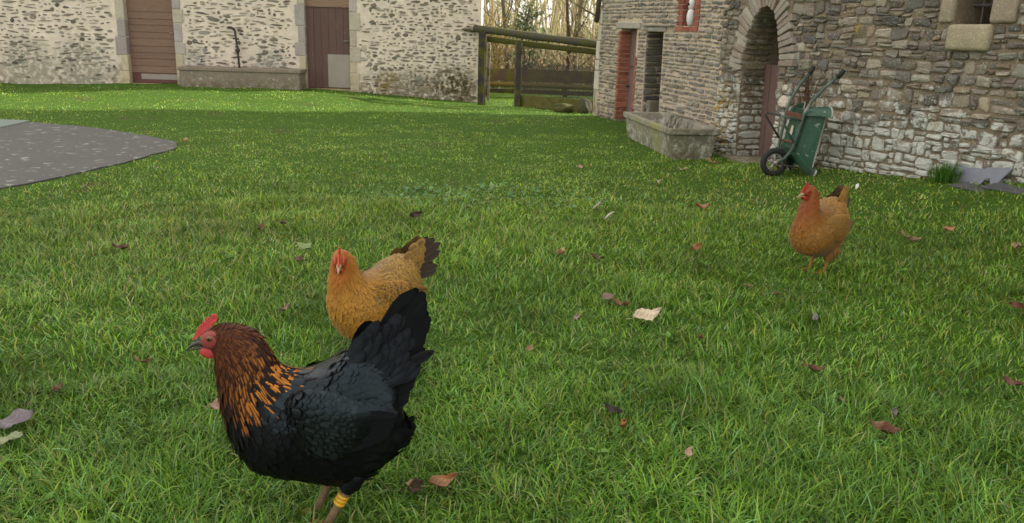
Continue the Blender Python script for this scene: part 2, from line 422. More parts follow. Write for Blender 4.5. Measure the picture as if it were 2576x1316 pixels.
rf.add([(-15.3, 14.5, 4.1), (-0.4, 14.5, 4.1), (-0.4, 18.2, 6.8), (-15.3, 18.2, 6.8), (-15.3, 21.9, 4.1), (-0.4, 21.9, 4.1), (-0.63, 14.8, 4.2), (-0.63, 21.7, 4.2), (-0.63, 18.2, 6.7)],
       [(0, 1, 2, 3), (3, 2, 5, 4), (6, 7, 8)]).obj('roof', M_ROOF, barn)
pal = [(0.14, 0.125, 0.105), (0.19, 0.175, 0.155), (0.12, 0.115, 0.105), (0.23, 0.20, 0.165), (0.16, 0.135, 0.105), (0.27, 0.255, 0.23), (0.33, 0.305, 0.27), (0.42, 0.38, 0.33), (0.38, 0.34, 0.28), (0.20, 0.175, 0.14)]
st = []
z = 0.02
while z < 1.75:
    s = -12.4 + random.uniform(0, 0.1)
    while s < -0.66:
        big = random.random()
        right = s > -2.8
        l = random.choice([0.04, 0.06, 0.08, 0.10, 0.13, 0.17, 0.23]) * random.uniform(0.8, 1.25)
        if right: l *= 0.78
        hh = random.uniform(0.008, 0.024) * (1.5 if big > 0.86 else 1.0)
        if big > 0.94: hh *= 1.35; l = max(l, 0.11)
        cs, cz = s + l / 2, z + random.uniform(-0.02, 0.02)
        s += l + random.uniform(0.010, 0.048) * (0.75 if right else 1.0)
        if D1[0] - 0.19 < cs + l / 2 and cs - l / 2 < D1[1] + 0.16: continue
        if D2[0] - 0.14 < cs + l / 2 and cs - l / 2 < D2[1] + 0.14: continue
        if cs + l / 2 > -0.65: continue
        den = float(vn(cs * 1.9 + 4, cz * 3.1 + 8))
        if random.random() < 0.45 * (1 - sm((den - 0.18) / 0.25)): continue
        if den > 0.62 and random.random() < 0.35: hh *= 1.5
        if random.random() < 0.05: hh = random.uniform(0.025, 0.042); l = random.uniform(0.08, 0.16)
        # smooth render over the damp foot at the west end
        if cz < 0.36 + 0.1 * math.sin(cs * 3) and cs < -6.7 and random.random() < 0.65: continue
        V, Fc = stone_geo(FBARN, cs, cz, l / 2, hh, random.uniform(0.004, 0.014), 9, 1.75, 0.34, random.uniform(-0.16, 0.16))
        st.append((V, Fc, cj(random.choice(pal), 0.3), FBARN.p(cs, cz), l * hh * 2))
    z += random.uniform(0.046, 0.064)
place(st, barn, M_BSTONE)
# dressed jamb stones round the doors, and the corner quoins
jam = [(0.36, 0.33, 0.33), (0.40, 0.36, 0.34), (0.33, 0.29, 0.29), (0.42, 0.38, 0.32)]
def jambs(x_in, side, z0, z1):
    z = z0; k = 0
    while z < z1:
        h = random.uniform(0.18, 0.34); w = (0.16, 0.11)[k % 2] * random.uniform(0.9, 1.25); k += 1
        pale = z < 0.5
        c_ = cj((0.48, 0.42, 0.31) if pale else random.choice(jam), 0.08)
        mb = MB(); a, b_ = (x_in - w, x_in) if side < 0 else (x_in, x_in + w)
        a_, b2 = (a, b_ + 0.002) if side < 0 else (a - 0.002, b_)
        box(mb, FBARN, a_, b2, z, z + h - 0.008, -0.13, 0.012 + random.uniform(0, 0.006), c_, 0.003)
        bevel(mb.obj('jamb_stone', M_JAMB, barn), 0.008); z += h
jambs(D1[0], -1, 0.0, 1.7); jambs(D1[1], 1, 0.06, 1.7); jambs(D2[0], -1, 0.06, 1.7); jambs(D2[1], 1, 0.03, 1.7)
# doors
M_WOOD = col_mat('painted_wood', 0.75, 0.25, bmp=0.0, var=0.0)
def wood_mat(name, along='x', rough=0.72):
    mt, t, b = node_mat(name); v = world_pos(t)
    mp = N(t, 'ShaderNodeMapping'); mp.inputs['Scale'].default_value = (3, 40, 40) if along == 'x' else (40, 40, 2.5)
    t.links.new(v, mp.inputs['Vector']); g = noise(t, mp.outputs['Vector'], 2.0, 6, 0.65)
    c = mixc(t, 1.0, attr(t), mixc(t, g, (0.6, 0.6, 0.6), (1.4, 1.37, 1.33)), 'MULTIPLY')
    c = mixc(t, ramp(t, noise(t, v, 9, 6), 0.62, 0.75), c, (0.20, 0.165, 0.14))
    t.links.new(c, b.inputs['Base Color']); b.inputs['Roughness'].default_value = rough; b.inputs['Specular IOR Level'].default_value = 0.25
    bump(t, b, g, 0.35, 0.004); return mt
M_WX, M_WZ = wood_mat('wood_boards_flat'), wood_mat('wood_boards_upright', 'z')
M_STEEL = plain('galvanised_sheet', (0.30, 0.27, 0.235), 0.55, 0.22, 5, 0.1, metal=0.25, stain=(0.22, 0.14, 0.08), stain_t=(0.55, 0.8))
M_IRON = plain('dark_iron', (0.045, 0.042, 0.042), 0.6, 0.3, 30, 0.3, metal=0.3)
dr1 = MB(); box(dr1, FBARN, D1[0], D1[1], 0.075, 2.0, -0.17, -0.125, (0.13, 0.09, 0.07)); dr1 = dr1.obj('door', M_WX, barn); dr1['label'] = 'brown door of wide horizontal boards'
z = 0.24; k = 0
for h in (0.115, 0.12, 0.10, 0.11, 0.125, 0.105, 0.115, 0.10, 0.116, 0.3, 0.3):
    mb = MB(); box(mb, FBARN, D1[0] + 0.004, D1[1] - 0.004, z + 0.0025, z + h - 0.0025, -0.124, -0.105 - 0.004 * (k % 2), cj((0.205, 0.130, 0.098), 0.07)); z += h; k += 1
    bevel(mb.obj("plank", M_WX, dr1), 0.002, 1)
mb = MB(); box(mb, FBARN, D1[0] + 0.004, D1[1] - 0.004, 0.08, 0.236, -0.124, -0.108, (0.13, 0.06, 0.055)); mb.obj('bottom_rail', M_WX, dr1)
mb = MB(); box(mb, FBARN, D1[0] + 0.16, D1[1] - 0.02, 0.135, 0.225, -0.107, -0.101); mb.obj('kick_plate', M_STEEL, dr1)
mb = MB(); box(mb, FBARN, D1[1] - 0.11, D1[1] - 0.05, 0.905, 0.918, -0.104, -0.085, (0.3, 0.26, 0.16)); mb.obj('latch', M_WZ, dr1)
mb = MB(); box(mb, FBARN, D1[0] + 0.002, D1[1] - 0.002, 0.0, 0.07, -0.2, -0.01, (0.33, 0.25, 0.16)); bevel(mb.obj('door_sill', M_JAMB, barn), 0.01)
dr2 = MB(); box(dr2, FBARN, D2[0], D2[1], 0.06, 1.9, -0.17, -0.125, (0.09, 0.06, 0.055)); dr2 = dr2.obj('door', M_WZ, barn); dr2['label'] = 'dark brown door of upright boards with a metal patch'
w = (D2[1] - D2[0]) / 6
for i in range(6):
    top = 1.40; mb = MB()
    box(mb, FBARN, D2[0] + i * w + 0.002, D2[0] + (i + 1) * w - 0.002, 0.085, top, -0.124, -0.108 - 0.003 * (i % 2), cj((0.125, 0.077, 0.066), 0.10)); mb.obj('plank', M_WZ, dr2)
mb = MB(); box(mb, FBARN, D2[0] + 0.003, D2[1] - 0.003, 1.41, 1.60, -0.124, -0.095, (0.25, 0.165, 0.12)); mb.obj('top_board', M_WX, dr2)
mb = MB(); box(mb, FBARN, -3.235, D2[1] - 0.006, 0.09, 0.64, -0.107, -0.099); mb.obj('metal_patch', M_STEEL, dr2)
mb = MB(); box(mb, FBARN, -2.96, -2.88, 0.86, 0.875, -0.107, -0.085, (0.22, 0.2, 0.18)); mb.obj('handle', M_WZ, dr2)
mb = MB(); box(mb, FBARN, D2[0] + 0.002, D2[1] - 0.002, -0.02, 0.07, -0.2, -0.01, (0.36, 0.28, 0.16)); bevel(mb.obj('door_sill', M_JAMB, barn), 0.01)
# corner bracket stone where the gate log meets the barn
mb = MB(); V, Fc = stone_geo(FBARN, -0.79, 1.12, 0.17, 0.035, 0.09, 9, 4, 0.1); mb.add(V, Fc, (0.14, 0.12, 0.10)); mb.obj('corner_stone', M_BSTONE, barn)

# ------------------------------------------------------------------ outbuilding (coursed schist) and old house
seam_lich = [FA.p(3.72, 0.42, 0.05).to_tuple() + (0.3,), FA.p(3.8, 0.15, 0.05).to_tuple() + (0.22,), FA.p(3.62, 0.62, 0).to_tuple() + (0.09,), FB.p(0.75, 1.27, 0).to_tuple() + (0.08,), FB.p(0.5, 0.5, 0).to_tuple() + (0.12,), FB.p(0.68, 0.62, 0).to_tuple() + (0.06,)]
M_OMORT = stone_mat('outhouse_mortar', 0.0, use_col=False, base=(0.52, 0.435, 0.335), bmp=0.5, algae=0.5, algae_z=0.35)
M_OSTONE = stone_mat('schist', 0.22, 0.7, bmp=0.5, algae=0.4, algae_z=0.3, spots=seam_lich[:3])
M_HMORT = stone_mat('house_mortar', 0.25, 0.8, use_col=False, base=(0.21, 0.17, 0.12), bmp=0.7, algae=0.9, algae_z=0.32, spots=seam_lich)
M_HSTONE = stone_mat('rubble_stone', 0.92, 1.35, bmp=0.8, algae=0.7, algae_z=0.22, spots=seam_lich, blobs=(FB.p(0.35, 0.22).to_tuple() + (0.38, (0.10, 0.075, 0.035)),))
M_BRICK = stone_mat('brick', 0.0, bmp=0.35, algae=0.4, algae_z=0.25)
ob = thing('stone_outbuilding', FA.p(1.8, 0), 'low outbuilding of thin coursed stone with two narrow doorways and brick surrounds', 'outbuilding')
HD1 = [(0.80, 0.0), (1.335, 0.0), (1.325, 1.205), (0.80, 1.205)]
HD2 = [(1.63, 0.0), (2.15, 0.0), (2.12, 1.178), (1.615, 1.178)]
HSL = [(2.60, 1.25), (2.875, 1.25), (2.875, 1.85), (2.60, 1.85)]
slab_wall(FA, [(-0.07, -0.3), (3.555, -0.3), (3.67, 1.7), (3.67, 3.4), (0.07, 3.4), (0.07, 1.6), (-0.02, 1.25), (-0.07, 0.6)], [HD1, HD2, HSL], 0.45, 'wall', M_OMORT, ob)
bw = MB(); Fg = Frame(OA + TA * 0.02 - NA * 0.45, -NA, -TA)
box(bw, Fg, 0, 4.0, -0.3, 3.4, -0.4, 0); box(bw, Fg, 3.6, 4.0, -0.3, 3.4, -3.7, -0.4)
bw.obj('end_wall', M_OMORT, ob)
rfm = MB(); P = lambda s, d, z: FA.p(s, z, d)
rfm.add([P(-0.25, 0.25, 3.3), P(3.7, 0.25, 3.3), P(3.7, -2.2, 5.8), P(-0.25, -2.2, 5.8), P(3.7, -4.7, 3.3), P(-0.25, -4.7, 3.3), P(0.03, -0.02, 3.4), P(0.03, -4.4, 3.4), P(0.03, -2.2, 5.7)],
        [(0, 1, 2, 3), (3, 2, 4, 5), (6, 7, 8)]).obj('roof', M_ROOF, ob)  # out of view; ridge height set so the roof shades the lawn
pal = [(0.234, 0.2205, 0.1935), (0.189, 0.1845, 0.171), (0.261, 0.2385, 0.198), (0.216, 0.198, 0.1665), (0.171, 0.1665, 0.162), (0.288, 0.27, 0.234)]
st = courses(FA, 0.06, 3.55, 0.0, 1.85, (0.036, 0.062), (0.05, 0.21), 0.0135, [rect(0.745, 1.38, -1, 1.205), rect(0.66, 1.47, 1.205, 1.29), rect(1.615, 2.15, -1, 1.18), rect(1.58, 2.36, 1.18, 1.26), rect(2.45, 3.0, 1.19, 2)], pal, 0.013, 2.8, 0.18, 0.12, 0.012, n=8)
# doorway 2: its deep stone side
Fj = Frame(FA.p(1.635, 0, 0), -NA, TA)
st += courses(Fj, 0.005, 0.44, 0.03, 1.17, (0.05, 0.085), (0.14, 0.3), 0.014, [], [(0.12, 0.11, 0.09), (0.15, 0.14, 0.12), (0.10, 0.095, 0.085)], 0.012, 4, 0.1, 0.1, 0.0)
place(st, ob, M_OSTONE)
mb = MB(); box(mb, Fj, 0.05, 0.43, 0.02, 0.36, 0.01, 0.12, (0.17, 0.15, 0.12), 0.006); bevel(mb.obj('threshold_block', M_OSTONE, ob), 0.015)
# pale quoins on the corner
for (z0, z1, w_, off) in ((0.36, 0.62, 0.17, -0.07), (0.63, 0.76, 0.14, -0.065), (0.78, 1.02, 0.11, -0.05), (1.04, 1.24, 0.13, -0.02), (1.26, 1.45, 0.09, 0.02)):
    mb = MB(); box(mb, FA, off - 0.015, off + w_, z0, z1, -0.3, 0.018, cj((0.50, 0.46, 0.40), 0.06), 0.004); bevel(mb.obj('quoin', M_JAMB, ob), 0.008)
mb = MB(); box(mb, FA, -0.09, -0.055, 0.0, 0.36, -0.2, 0.012, (0.42, 0.37, 0.30)); mb.obj('quoin', M_JAMB, ob)
# lintels
for (a, b_, z0, z1, c_) in ((0.66, 1.46, 1.21, 1.285, (0.36, 0.34, 0.31)), (1.60, 1.68, 1.185, 1.25, (0.30, 0.29, 0.26)), (1.69, 2.20, 1.183, 1.235, (0.33, 0.31, 0.28))):
    mb = MB(); box(mb, FA, a, b_, z0, z1, -0.25, 0.02, c_, 0.004); bevel(mb.obj('lintel', M_JAMB, ob), 0.008)
mb = MB(); box(mb, FA, 1.55, 2.38, 1.245, 1.262, -0.05, 0.05, (0.27, 0.25, 0.22)); mb.obj('ledge', M_JAMB, ob)
# bricks
bcol = [(0.29, 0.105, 0.07), (0.33, 0.13, 0.09), (0.26, 0.09, 0.062), (0.23, 0.08, 0.06)]
def brick(F, a, b_, z0, z1, d0, d1, dk=1.0):
    mb = MB(); box(mb, F, a, b_, z0, z1, d0, d1 + random.uniform(0, 0.004), tuple(x * dk for x in cj(random.choice(bcol), 0.15)), 0.0015)
    mb.obj('brick', M_BRICK, ob)
Fd1 = Frame(FA.p(0.80, 0, 0), -NA, TA)
hc = 0.0575
for i in range(20):
    z0 = 0.03 + i * hc; z1 = z0 + hc - 0.009
    if i % 2: brick(Fd1, 0.012, 0.135, z0, z1, -0.03, 0.006)
    else: brick(Fd1, 0.012, 0.070, z0, z1, -0.03, 0.006); brick(Fd1, 0.079, 0.135, z0, z1, -0.03, 0.006)
    brick(FA, 0.752 - 0.012 * (i % 2), 0.806, z0, z1, -0.1, 0.010)
    if i < 13: brick(FA, 1.336, 1.372 + 0.014 * (i % 2), z0 + 0.1, z1 + 0.1, -0.1, 0.010)
Fs1 = Frame(FA.p(2.60, 0, 0), -NA, TA)
for i in range(9):
    z0 = 1.255 + i * hc; z1 = z0 + hc - 0.010
    if i % 2: brick(Fs1, 0.012, 0.20, z0, z1, -0.03, 0.006)
    else: brick(Fs1, 0.012, 0.10, z0, z1, -0.03, 0.006); brick(Fs1, 0.11, 0.20, z0, z1, -0.03, 0.006)
    q = 2.47 if i < 6 else 2.52
    if i % 2: brick(FA, q, 2.606, z0, z1, -0.1, 0.012)
    else: brick(FA, q, q + 0.05, z0, z1, -0.1, 0.012); brick(FA, q + 0.058, 2.606, z0, z1, -0.1, 0.012)
    if i % 2: brick(FA, 2.872, 2.955, z0, z1, -0.1, 0.012); brick(FA, 2.963, 3.0, z0, z1, -0.1, 0.012)
    else: brick(FA, 2.872, 2.995, z0, z1, -0.1, 0.012)
for a, b_ in ((2.44, 2.62), (2.63, 2.79), (2.80, 2.99)): brick(FA, a, b_, 1.195, 1.243, -0.1, 0.014)
# doors of the outbuilding
dA = MB(); box(dA, FA, 0.80, 1.335, 0.0, 1.205, -0.19, -0.16, (0.05, 0.035, 0.03)); dA = dA.obj('door', M_WZ, ob); dA['label'] = 'mauve brown plank door between brick jambs'
for i in range(4):
    mb = MB(); box(mb, FA, 0.80 + i * 0.134, 0.93 + i * 0.134, 0.02, 1.20, -0.159, -0.142, cj((0.20, 0.135, 0.125), 0.06)); mb.obj('plank', M_WZ, dA)
mb = MB(); box(mb, FA, 0.83, 1.32, 0.72, 0.735, -0.141, -0.13, (0.1, 0.06, 0.055)); mb.obj('door_rail', M_WX, dA)
mb = MB(); tube(mb, [FA.p(0.84, 0.47, -0.15), FA.p(0.84, 0.47, -0.10)], 0.012, 8); mb.obj('door_knob', M_IRON, dA)
dp = MB(); tube(dp, [FA.p(-0.02, 1.28, 0.05), FA.p(0.045, 1.6, 0.05), FA.p(0.10, 3.3, 0.05)], 0.035, 10, (0.09, 0.06, 0.05))
dpo = dp.obj('drainpipe', plain('rusty_pipe', (0.085, 0.06, 0.05), 0.8, 0.3, 20), ob, True)

house = thing('old_stone_house', FB.p(0.3, 0), 'old rubble stone house wall with arched doorway and barred granite window', 'house')
ARCH = [(4.085, 0.0), (4.055, 0.5), (4.045, 0.85), (4.06, 1.0), (4.11, 1.17), (4.20, 1.325), (4.31, 1.42), (4.425, 1.44), (4.53, 1.385), (4.60, 1.29), (4.65, 1.18), (4.682, 1.05), (4.69, 0.92), (4.735, 0.0)]
FH = Frame(FA.p(0, 0, 0.035), TA, NA)
slab_wall(FH, [(3.575, -0.3), (4.79, -0.3), (4.79, 4.6), (3.70, 4.6), (3.70, 1.7)], [ARCH], 0.5, 'wall', M_HMORT, house)
WIN = [(1.585, 1.303), (1.866, 1.303), (1.866, 2.0), (1.585, 2.0)]
FB2 = Frame(FB.p(0, 0, 0.02), TB, NB)
slab_wall(FB2, [(-0.02, -0.3), (10, -0.3), (10, 4.6), (-0.02, 4.6)], [WIN], 0.5, 'wall', M_HMORT, house)
bw = MB()
Fw = Frame(FA.p(3.75, 0, -0.55), -NA, -TA); box(bw, Fw, 0, 3.6, 3.0, 4.6, -0.4, 0)
Fw = Frame(FB.p(10, 0, -0.48), -NB, TB); box(bw, Fw, 0, 4.0, -0.3, 4.6, -0.4, 0)
box(bw, FB, -0.5, 10, -0.3, 4.6, -4.6, -4.3)
bw.obj('back_wall', M_HMORT, house)
P2 = lambda s, d, z: FB.p(s, z, d)
rfm = MB(); rfm.add([P(3.5, 0.3, 4.5), P2(0, 0.3, 4.5), P2(10.3, 0.3, 4.5), P2(10.3, -2.5, 6.6), P2(0, -2.5, 6.6), P(3.5, -2.5, 6.6), P2(10.3, -5.2, 4.5), P(3.5, -5.2, 4.5), P(3.7, 0, 4.5), P(3.7, -5, 4.5), P(3.7, -2.5, 6.5)],
    [(0, 1, 4, 5), (1, 2, 3, 4), (5, 4, 3, 6, 7), (8, 9, 10)]).obj('roof', M_ROOF, house)  # unseen roof, ridge height chosen for the shadow it throws over the lawn
aL = [(0.0, 4.085), (0.5, 4.055), (0.85, 4.045), (1.0, 4.06), (1.17, 4.11), (1.325, 4.20), (1.42, 4.31), (1.44, 4.425)]
aR = [(0.0, 4.735), (0.92, 4.69), (1.05, 4.682), (1.18, 4.65), (1.29, 4.60), (1.385, 4.53), (1.44, 4.425)]
def lerp(tab, z):
    return float(np.interp(z, [q[0] for q in tab], [q[1] for q in tab]))
def arch_span(q0, q1):
    if q0 > 1.72: return None
    if q1 < 0.85: return (lerp(aL, q1) - 0.004, lerp(aR, q1) + 0.004)
    ring = 0.24
    zz = (q0 + q1) / 2; best_l, best_r = 9, 0
    for (s, z_) in ARCH:
        if z_ > 0.8:
            dz = abs(z_ - zz)
            if dz < ring:
                e = math.sqrt(ring * ring - dz * dz) * 0.9; best_l = min(best_l, s - e); best_r = max(best_r, s + e)
    return (best_l, best_r) if best_r else None
pal = [(0.228, 0.2052, 0.1672), (0.1976, 0.1824, 0.1558), (0.266, 0.2356, 0.1862), (0.1672, 0.1558, 0.133), (0.2128, 0.1748, 0.1254), (0.2888, 0.266, 0.2242), (0.1368, 0.1292, 0.1178), (0.1824, 0.1558, 0.133)]
st = courses(FH, 3.60, 4.79, 0.0, 1.95, (0.045, 0.10), (0.05, 0.17), 0.005, [arch_span, rect(4.73, 4.99, 0.9, 1.12)], pal, 0.018, 6, 0.26, 0.45, 0.05)
st2 = courses(FB2, -0.01, 3.4, 0.0, 2.0, (0.042, 0.105), (0.045, 0.19), 0.004, [rect(1.46, 2.06, 1.30, 3), rect(1.565, 1.905, 1.115, 1.30)], pal, 0.020, 6, 0.28, 0.45, 0.065)
Fa = None
sj = []
z = 0.02
while z < 1.30:
    h = random.uniform(0.045, 0.085) if z < 0.9 else random.uniform(0.04, 0.06)
    Fr = Frame(FH.p(lerp(aL, z + h / 2) + 0.002, 0, 0), -NA, TA)
    q = random.uniform(0.09, 0.18); cuts = [(0.005, q), (q, 0.275)] if random.random() < 0.7 else [(0.005, 0.275)]
    for (a, b_) in cuts:
        V, Fc = stone_geo(Fr, (a + b_) / 2, z + h / 2, (b_ - a) / 2 - 0.005, h / 2 - 0.006, 0.012, 9, 4, 0.10)
        sj.append((V, Fc, cj(random.choice([(0.15, 0.125, 0.085), (0.12, 0.105, 0.08), (0.18, 0.15, 0.10)]), 0.2), Fr.p((a + b_) / 2, z), h * (b_ - a) * 0.8))
    z += h
place(st + st2 + sj, house, M_HSTONE, most=290)
# voussoirs
ap = [Vector((s, z_)) for s, z_ in ARCH if z_ > 0.8]
L = [0]
for i in range(len(ap) - 1): L.append(L[-1] + (ap[i + 1] - ap[i]).length)
tot = L[-1]; nv = 27
for i in range(nv):
    d0, d1 = tot * i / nv + 0.003, tot * (i + 1) / nv - 0.003
    def at_(d):
        return Vector((np.interp(d, L, [q.x for q in ap]), np.interp(d, L, [q.y for q in ap])))
    a, b_ = at_(d0), at_(d1); tg = (b_ - a).normalized(); nn = Vector((-tg.y, tg.x))
    ln_ = random.uniform(0.17, 0.25); rt_ = 1.25
    c_ = (a + b_) / 2; k = (b_ - a).length / 2
    oa, ob_ = c_ - tg * k * rt_ + nn * ln_, c_ + tg * k * rt_ + nn * ln_
    pr = random.uniform(0.012, 0.03)
    V = [FH.p(q.x, q.y, d) for d in (pr, -0.28) for q in (a, b_, ob_, oa)]
    V = [q + Vector((random.uniform(-0.004, 0.004) for _ in range(3))) for q in V]
    mb = MB().add(V, BOXF, cj(random.choice([(0.31, 0.285, 0.245), (0.27, 0.22, 0.185), (0.34, 0.31, 0.265), (0.25, 0.215, 0.195)]), 0.12)); bevel(mb.obj('voussoir', M_OSTONE, house), 0.006, 1)
# springer stone right of the arch
V, Fc = stone_geo(FB2, 0.10, 1.01, 0.075, 0.115, 0.03, 9, 4, 0.1); MB().add(V, Fc, (0.33, 0.33, 0.31)).obj('stone', M_OSTONE, house)
for (s, z_, a, b_, c_) in ((-0.0, 0.74, 0.05, 0.03, (0.50, 0.46, 0.38)), (0.0, 0.62, 0.055, 0.06, (0.55, 0.48, 0.42))):
    V, Fc = stone_geo(FB2, s + 0.05, z_, a, b_, 0.034, 9, 4, 0.08); MB().add(V, Fc, c_).obj('stone', M_JAMB, house)
# arch door: only the lower leaf, dark above
M_DARK = plain('dark_room', (0.02, 0.018, 0.016), 0.95)
dA = MB(); box(dA, FH, 4.0, 4.78, 0.0, 0.905, -0.30, -0.27, (0.06, 0.04, 0.035)); dA = dA.obj('door', M_WZ, house); dA['label'] = 'mauve brown half door of upright planks in the arch'
for i in range(5):
    mb = MB(); box(mb, FH, 4.01 + i * 0.15, 4.157 + i * 0.15, 0.03, 0.91, -0.269, -0.245 - 0.004 * (i % 2), cj((0.155, 0.098, 0.086), 0.08)); mb.obj('plank', M_WZ, dA)
mb = MB(); box(mb, FH, 3.98, 4.95, -0.1, 0.03, -0.3, 0.12, (0.20, 0.18, 0.13), 0.004); bevel(mb.obj('door_step', M_OSTONE, house), 0.01)
# granite window
M_GRAN = stone_mat('granite', 0.3, 1.9, bmp=0.6, spots=())
def gblock(name, F, s0, s1, z0, z1, d0, d1, c_):
    mb = MB(); box(mb, F, s0, s1, z0, z1, d0, d1, c_, 0.008); o = mb.obj(name, M_GRAN, house, True); bevel(o, 0.028, 3); return o
gblock('granite_jamb', FB2, 1.47, 1.583, 1.305, 1.62, -0.22, 0.035, (0.31, 0.265, 0.20))
gblock('granite_jamb', FB2, 1.868, 2.05, 1.306, 1.64, -0.22, 0.035, (0.30, 0.25, 0.195))
gblock('granite_sill', FB2, 1.57, 1.90, 1.118, 1.30, -0.25, 0.055, (0.33, 0.29, 0.205))
gblock('granite_jamb', FB2, 1.45, 1.583, 1.63, 1.95, -0.22, 0.035, (0.31, 0.27, 0.20))
gblock('granite_jamb', FB2, 1.868, 2.02, 1.65, 1.95, -0.22, 0.035, (0.31, 0.27, 0.20))
M_BAR = plain('window_iron', (0.10, 0.08, 0.085), 0.65, 0.3, 30, 0.2, metal=0.2)
gr = MB(); tube(gr, [FB2.p(1.56, 1.437, -0.19), FB2.p(1.89, 1.437, -0.19)], 0.011, 8); gr = gr.obj('window_grille', M_BAR, house)
for s in (1.655, 1.735, 1.81):
    mb = MB(); tube(mb, [FB2.p(s, 1.25, -0.195), FB2.p(s, 2.05, -0.195)], 0.009, 8); mb.obj('bar', M_BAR, gr)
mb = MB(); tube(mb, [FB2.p(1.715, 1.437, -0.18), FB2.p(1.775, 1.56, -0.18)], 0.008, 6); mb.obj('bar', M_BAR, gr)

# ------------------------------------------------------------------ troughs, pipe
def trough(name, F, L_, Wt, Wb, h, wall, z0, label, mat, flare=0.0):
    """open-topped box tapering to the base: s along length, d across (0 = back edge)"""
    r_ = thing(name, F.p(L_ / 2, z0, Wt / 2), label, 'trough')
    mb = MB(); e = (Wt - Wb) / 2; f = flare
    def ring(s0, s1, d0, d1, z): return [F.p(s0, z, d0), F.p(s1, z, d0), F.p(s1, z, d1), F.p(s0, z, d1)]
    V = ring(f, L_ - f, e, Wt - e, z0 - 0.08) + ring(0.03, L_ - 0.03, 0.02, Wt - 0.02, z0 + h - 0.06) + ring(0, L_, 0, Wt, z0 + h - 0.055) + ring(0, L_, 0, Wt, z0 + h) \
        + ring(wall, L_ - wall, wall, Wt - wall, z0 + h) + ring(f + wall, L_ - f - wall, e + wall, Wt - e - wall, z0 + 0.06)
    Fc = []
    for k in range(5):
        for j in range(4): Fc.append((k * 4 + j, k * 4 + (j + 1) % 4, (k + 1) * 4 + (j + 1) % 4, (k + 1) * 4 + j))
    Fc += [(0, 3, 2, 1), (20, 21, 22, 23)]
    o = mb.add(V, Fc).obj('basin', mat, r_); bevel(o, 0.009, 2); return r_
M_TR1 = stone_mat('trough_concrete', 0.25, 0.5, use_col=False, base=(0.23, 0.195, 0.155), bmp=0.5, algae=0.8, algae_z=0.35)
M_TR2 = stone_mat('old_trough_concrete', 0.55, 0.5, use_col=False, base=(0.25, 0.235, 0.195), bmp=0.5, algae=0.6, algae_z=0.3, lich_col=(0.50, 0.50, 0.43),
                  blobs=((1.3, 8.6, 0.16, 0.34, (0.27, 0.27, 0.10)), (1.22, 9.2, 0.18, 0.25, (0.26, 0.26, 0.12)), (1.65, 8.2, 0.1, 0.3, (0.13, 0.115, 0.07)), (1.55, 8.2, 0.28, 0.25, (0.16, 0.15, 0.10)), (1.85, 8.2, 0.28, 0.25, (0.15, 0.14, 0.10)), (1.66, 9.35, 0.17, 0.36, (0.06, 0.055, 0.04)), (1.72, 8.9, 0.15, 0.25, (0.09, 0.08, 0.06))))  # end blobs turn it darker brown; those inside paint in the basin's shade
F1 = Frame((-5.60, 14.78, 0), (1, 0, 0), (0, -1, 0))
t1 = trough('long_trough', F1, 2.03, 0.46, 0.42, 0.345, 0.07, 0.05, 'long low concrete trough standing against the barn between its two doors', M_TR1, 0.01)
F2 = Frame((1.72, 9.86, 0), Vector((0.235, -1.6, 0)), Vector((-1, -0.147, 0)))
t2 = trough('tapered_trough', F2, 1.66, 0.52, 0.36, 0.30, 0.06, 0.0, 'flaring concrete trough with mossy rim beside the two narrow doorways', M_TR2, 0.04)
sp = thing('standpipe', (-4.66, 14.7, 0.4), 'thin bent iron pipe with a crossbar rising from the trough against the barn', 'pipe')
mb = MB(); tube(mb, [(-4.655, 14.62, 0.30), (-4.70, 14.70, 0.66), (-4.745, 14.74, 1.0)], 0.017, 8, (0.05, 0.05, 0.05)); mb.obj('pipe', M_IRON, sp, True)
mb = MB(); tube(mb, [(-4.745, 14.74, 1.0), (-4.80, 14.73, 1.035), (-4.86, 14.72, 1.03)], 0.02, 8); mb.obj('handle', M_IRON, sp, True)
mb = MB(); tube(mb, [(-4.77, 14.70, 0.86), (-4.67, 14.70, 0.85)], 0.013, 8); mb.obj('crossbar', M_IRON, sp, True)
mb = MB(); V, Fc = stone_geo(Frame((-4.70, 14.70, 0.665), (1, 0, 0), (0, -1, 0)), 0, 0, 0.042, 0.038, 0.05, 8, 2.2, 0.1); mb.add(V, Fc); mb.obj('valve', M_IRON, sp, True)

# white jug hanging in the brick slit
M_CER = plain('white_glaze', (0.72, 0.72, 0.73), 0.35, 0.06, 20, 0.1)
jg = thing('white_figure', FA.p(2.80, 1.24, 0.0), 'small white rounded ornament standing in the brick window slit', 'ornament')
def lathe(mb, c0, prof, n=14, col=(0.7,) * 3, lean=(0, 0)):
    V = []; k = len(prof)
    for (r_, z) in prof:
        cx = c0[0] + lean[0] * z; cy = c0[1] + lean[1] * z
        V += [(cx + r_ * math.cos(2 * math.pi * j / n), cy + r_ * math.sin(2 * math.pi * j / n), c0[2] + z) for j in range(n)]
    return mb.add(V, [(i * n + j, i * n + (j + 1) % n, (i + 1) * n + (j + 1) % n, (i + 1) * n + j) for i in range(k - 1) for j in range(n)] + [tuple(range(n))[::-1], tuple((k - 1) * n + j for j in range(n))], col)
c0 = FA.p(2.80, 1.252, 0.005)
lathe(MB(), c0, [(0.018, 0), (0.034, 0.015), (0.045, 0.06), (0.046, 0.11), (0.036, 0.155), (0.026, 0.175)], lean=(-0.03, -0.16)).obj('body', M_CER, jg, True)
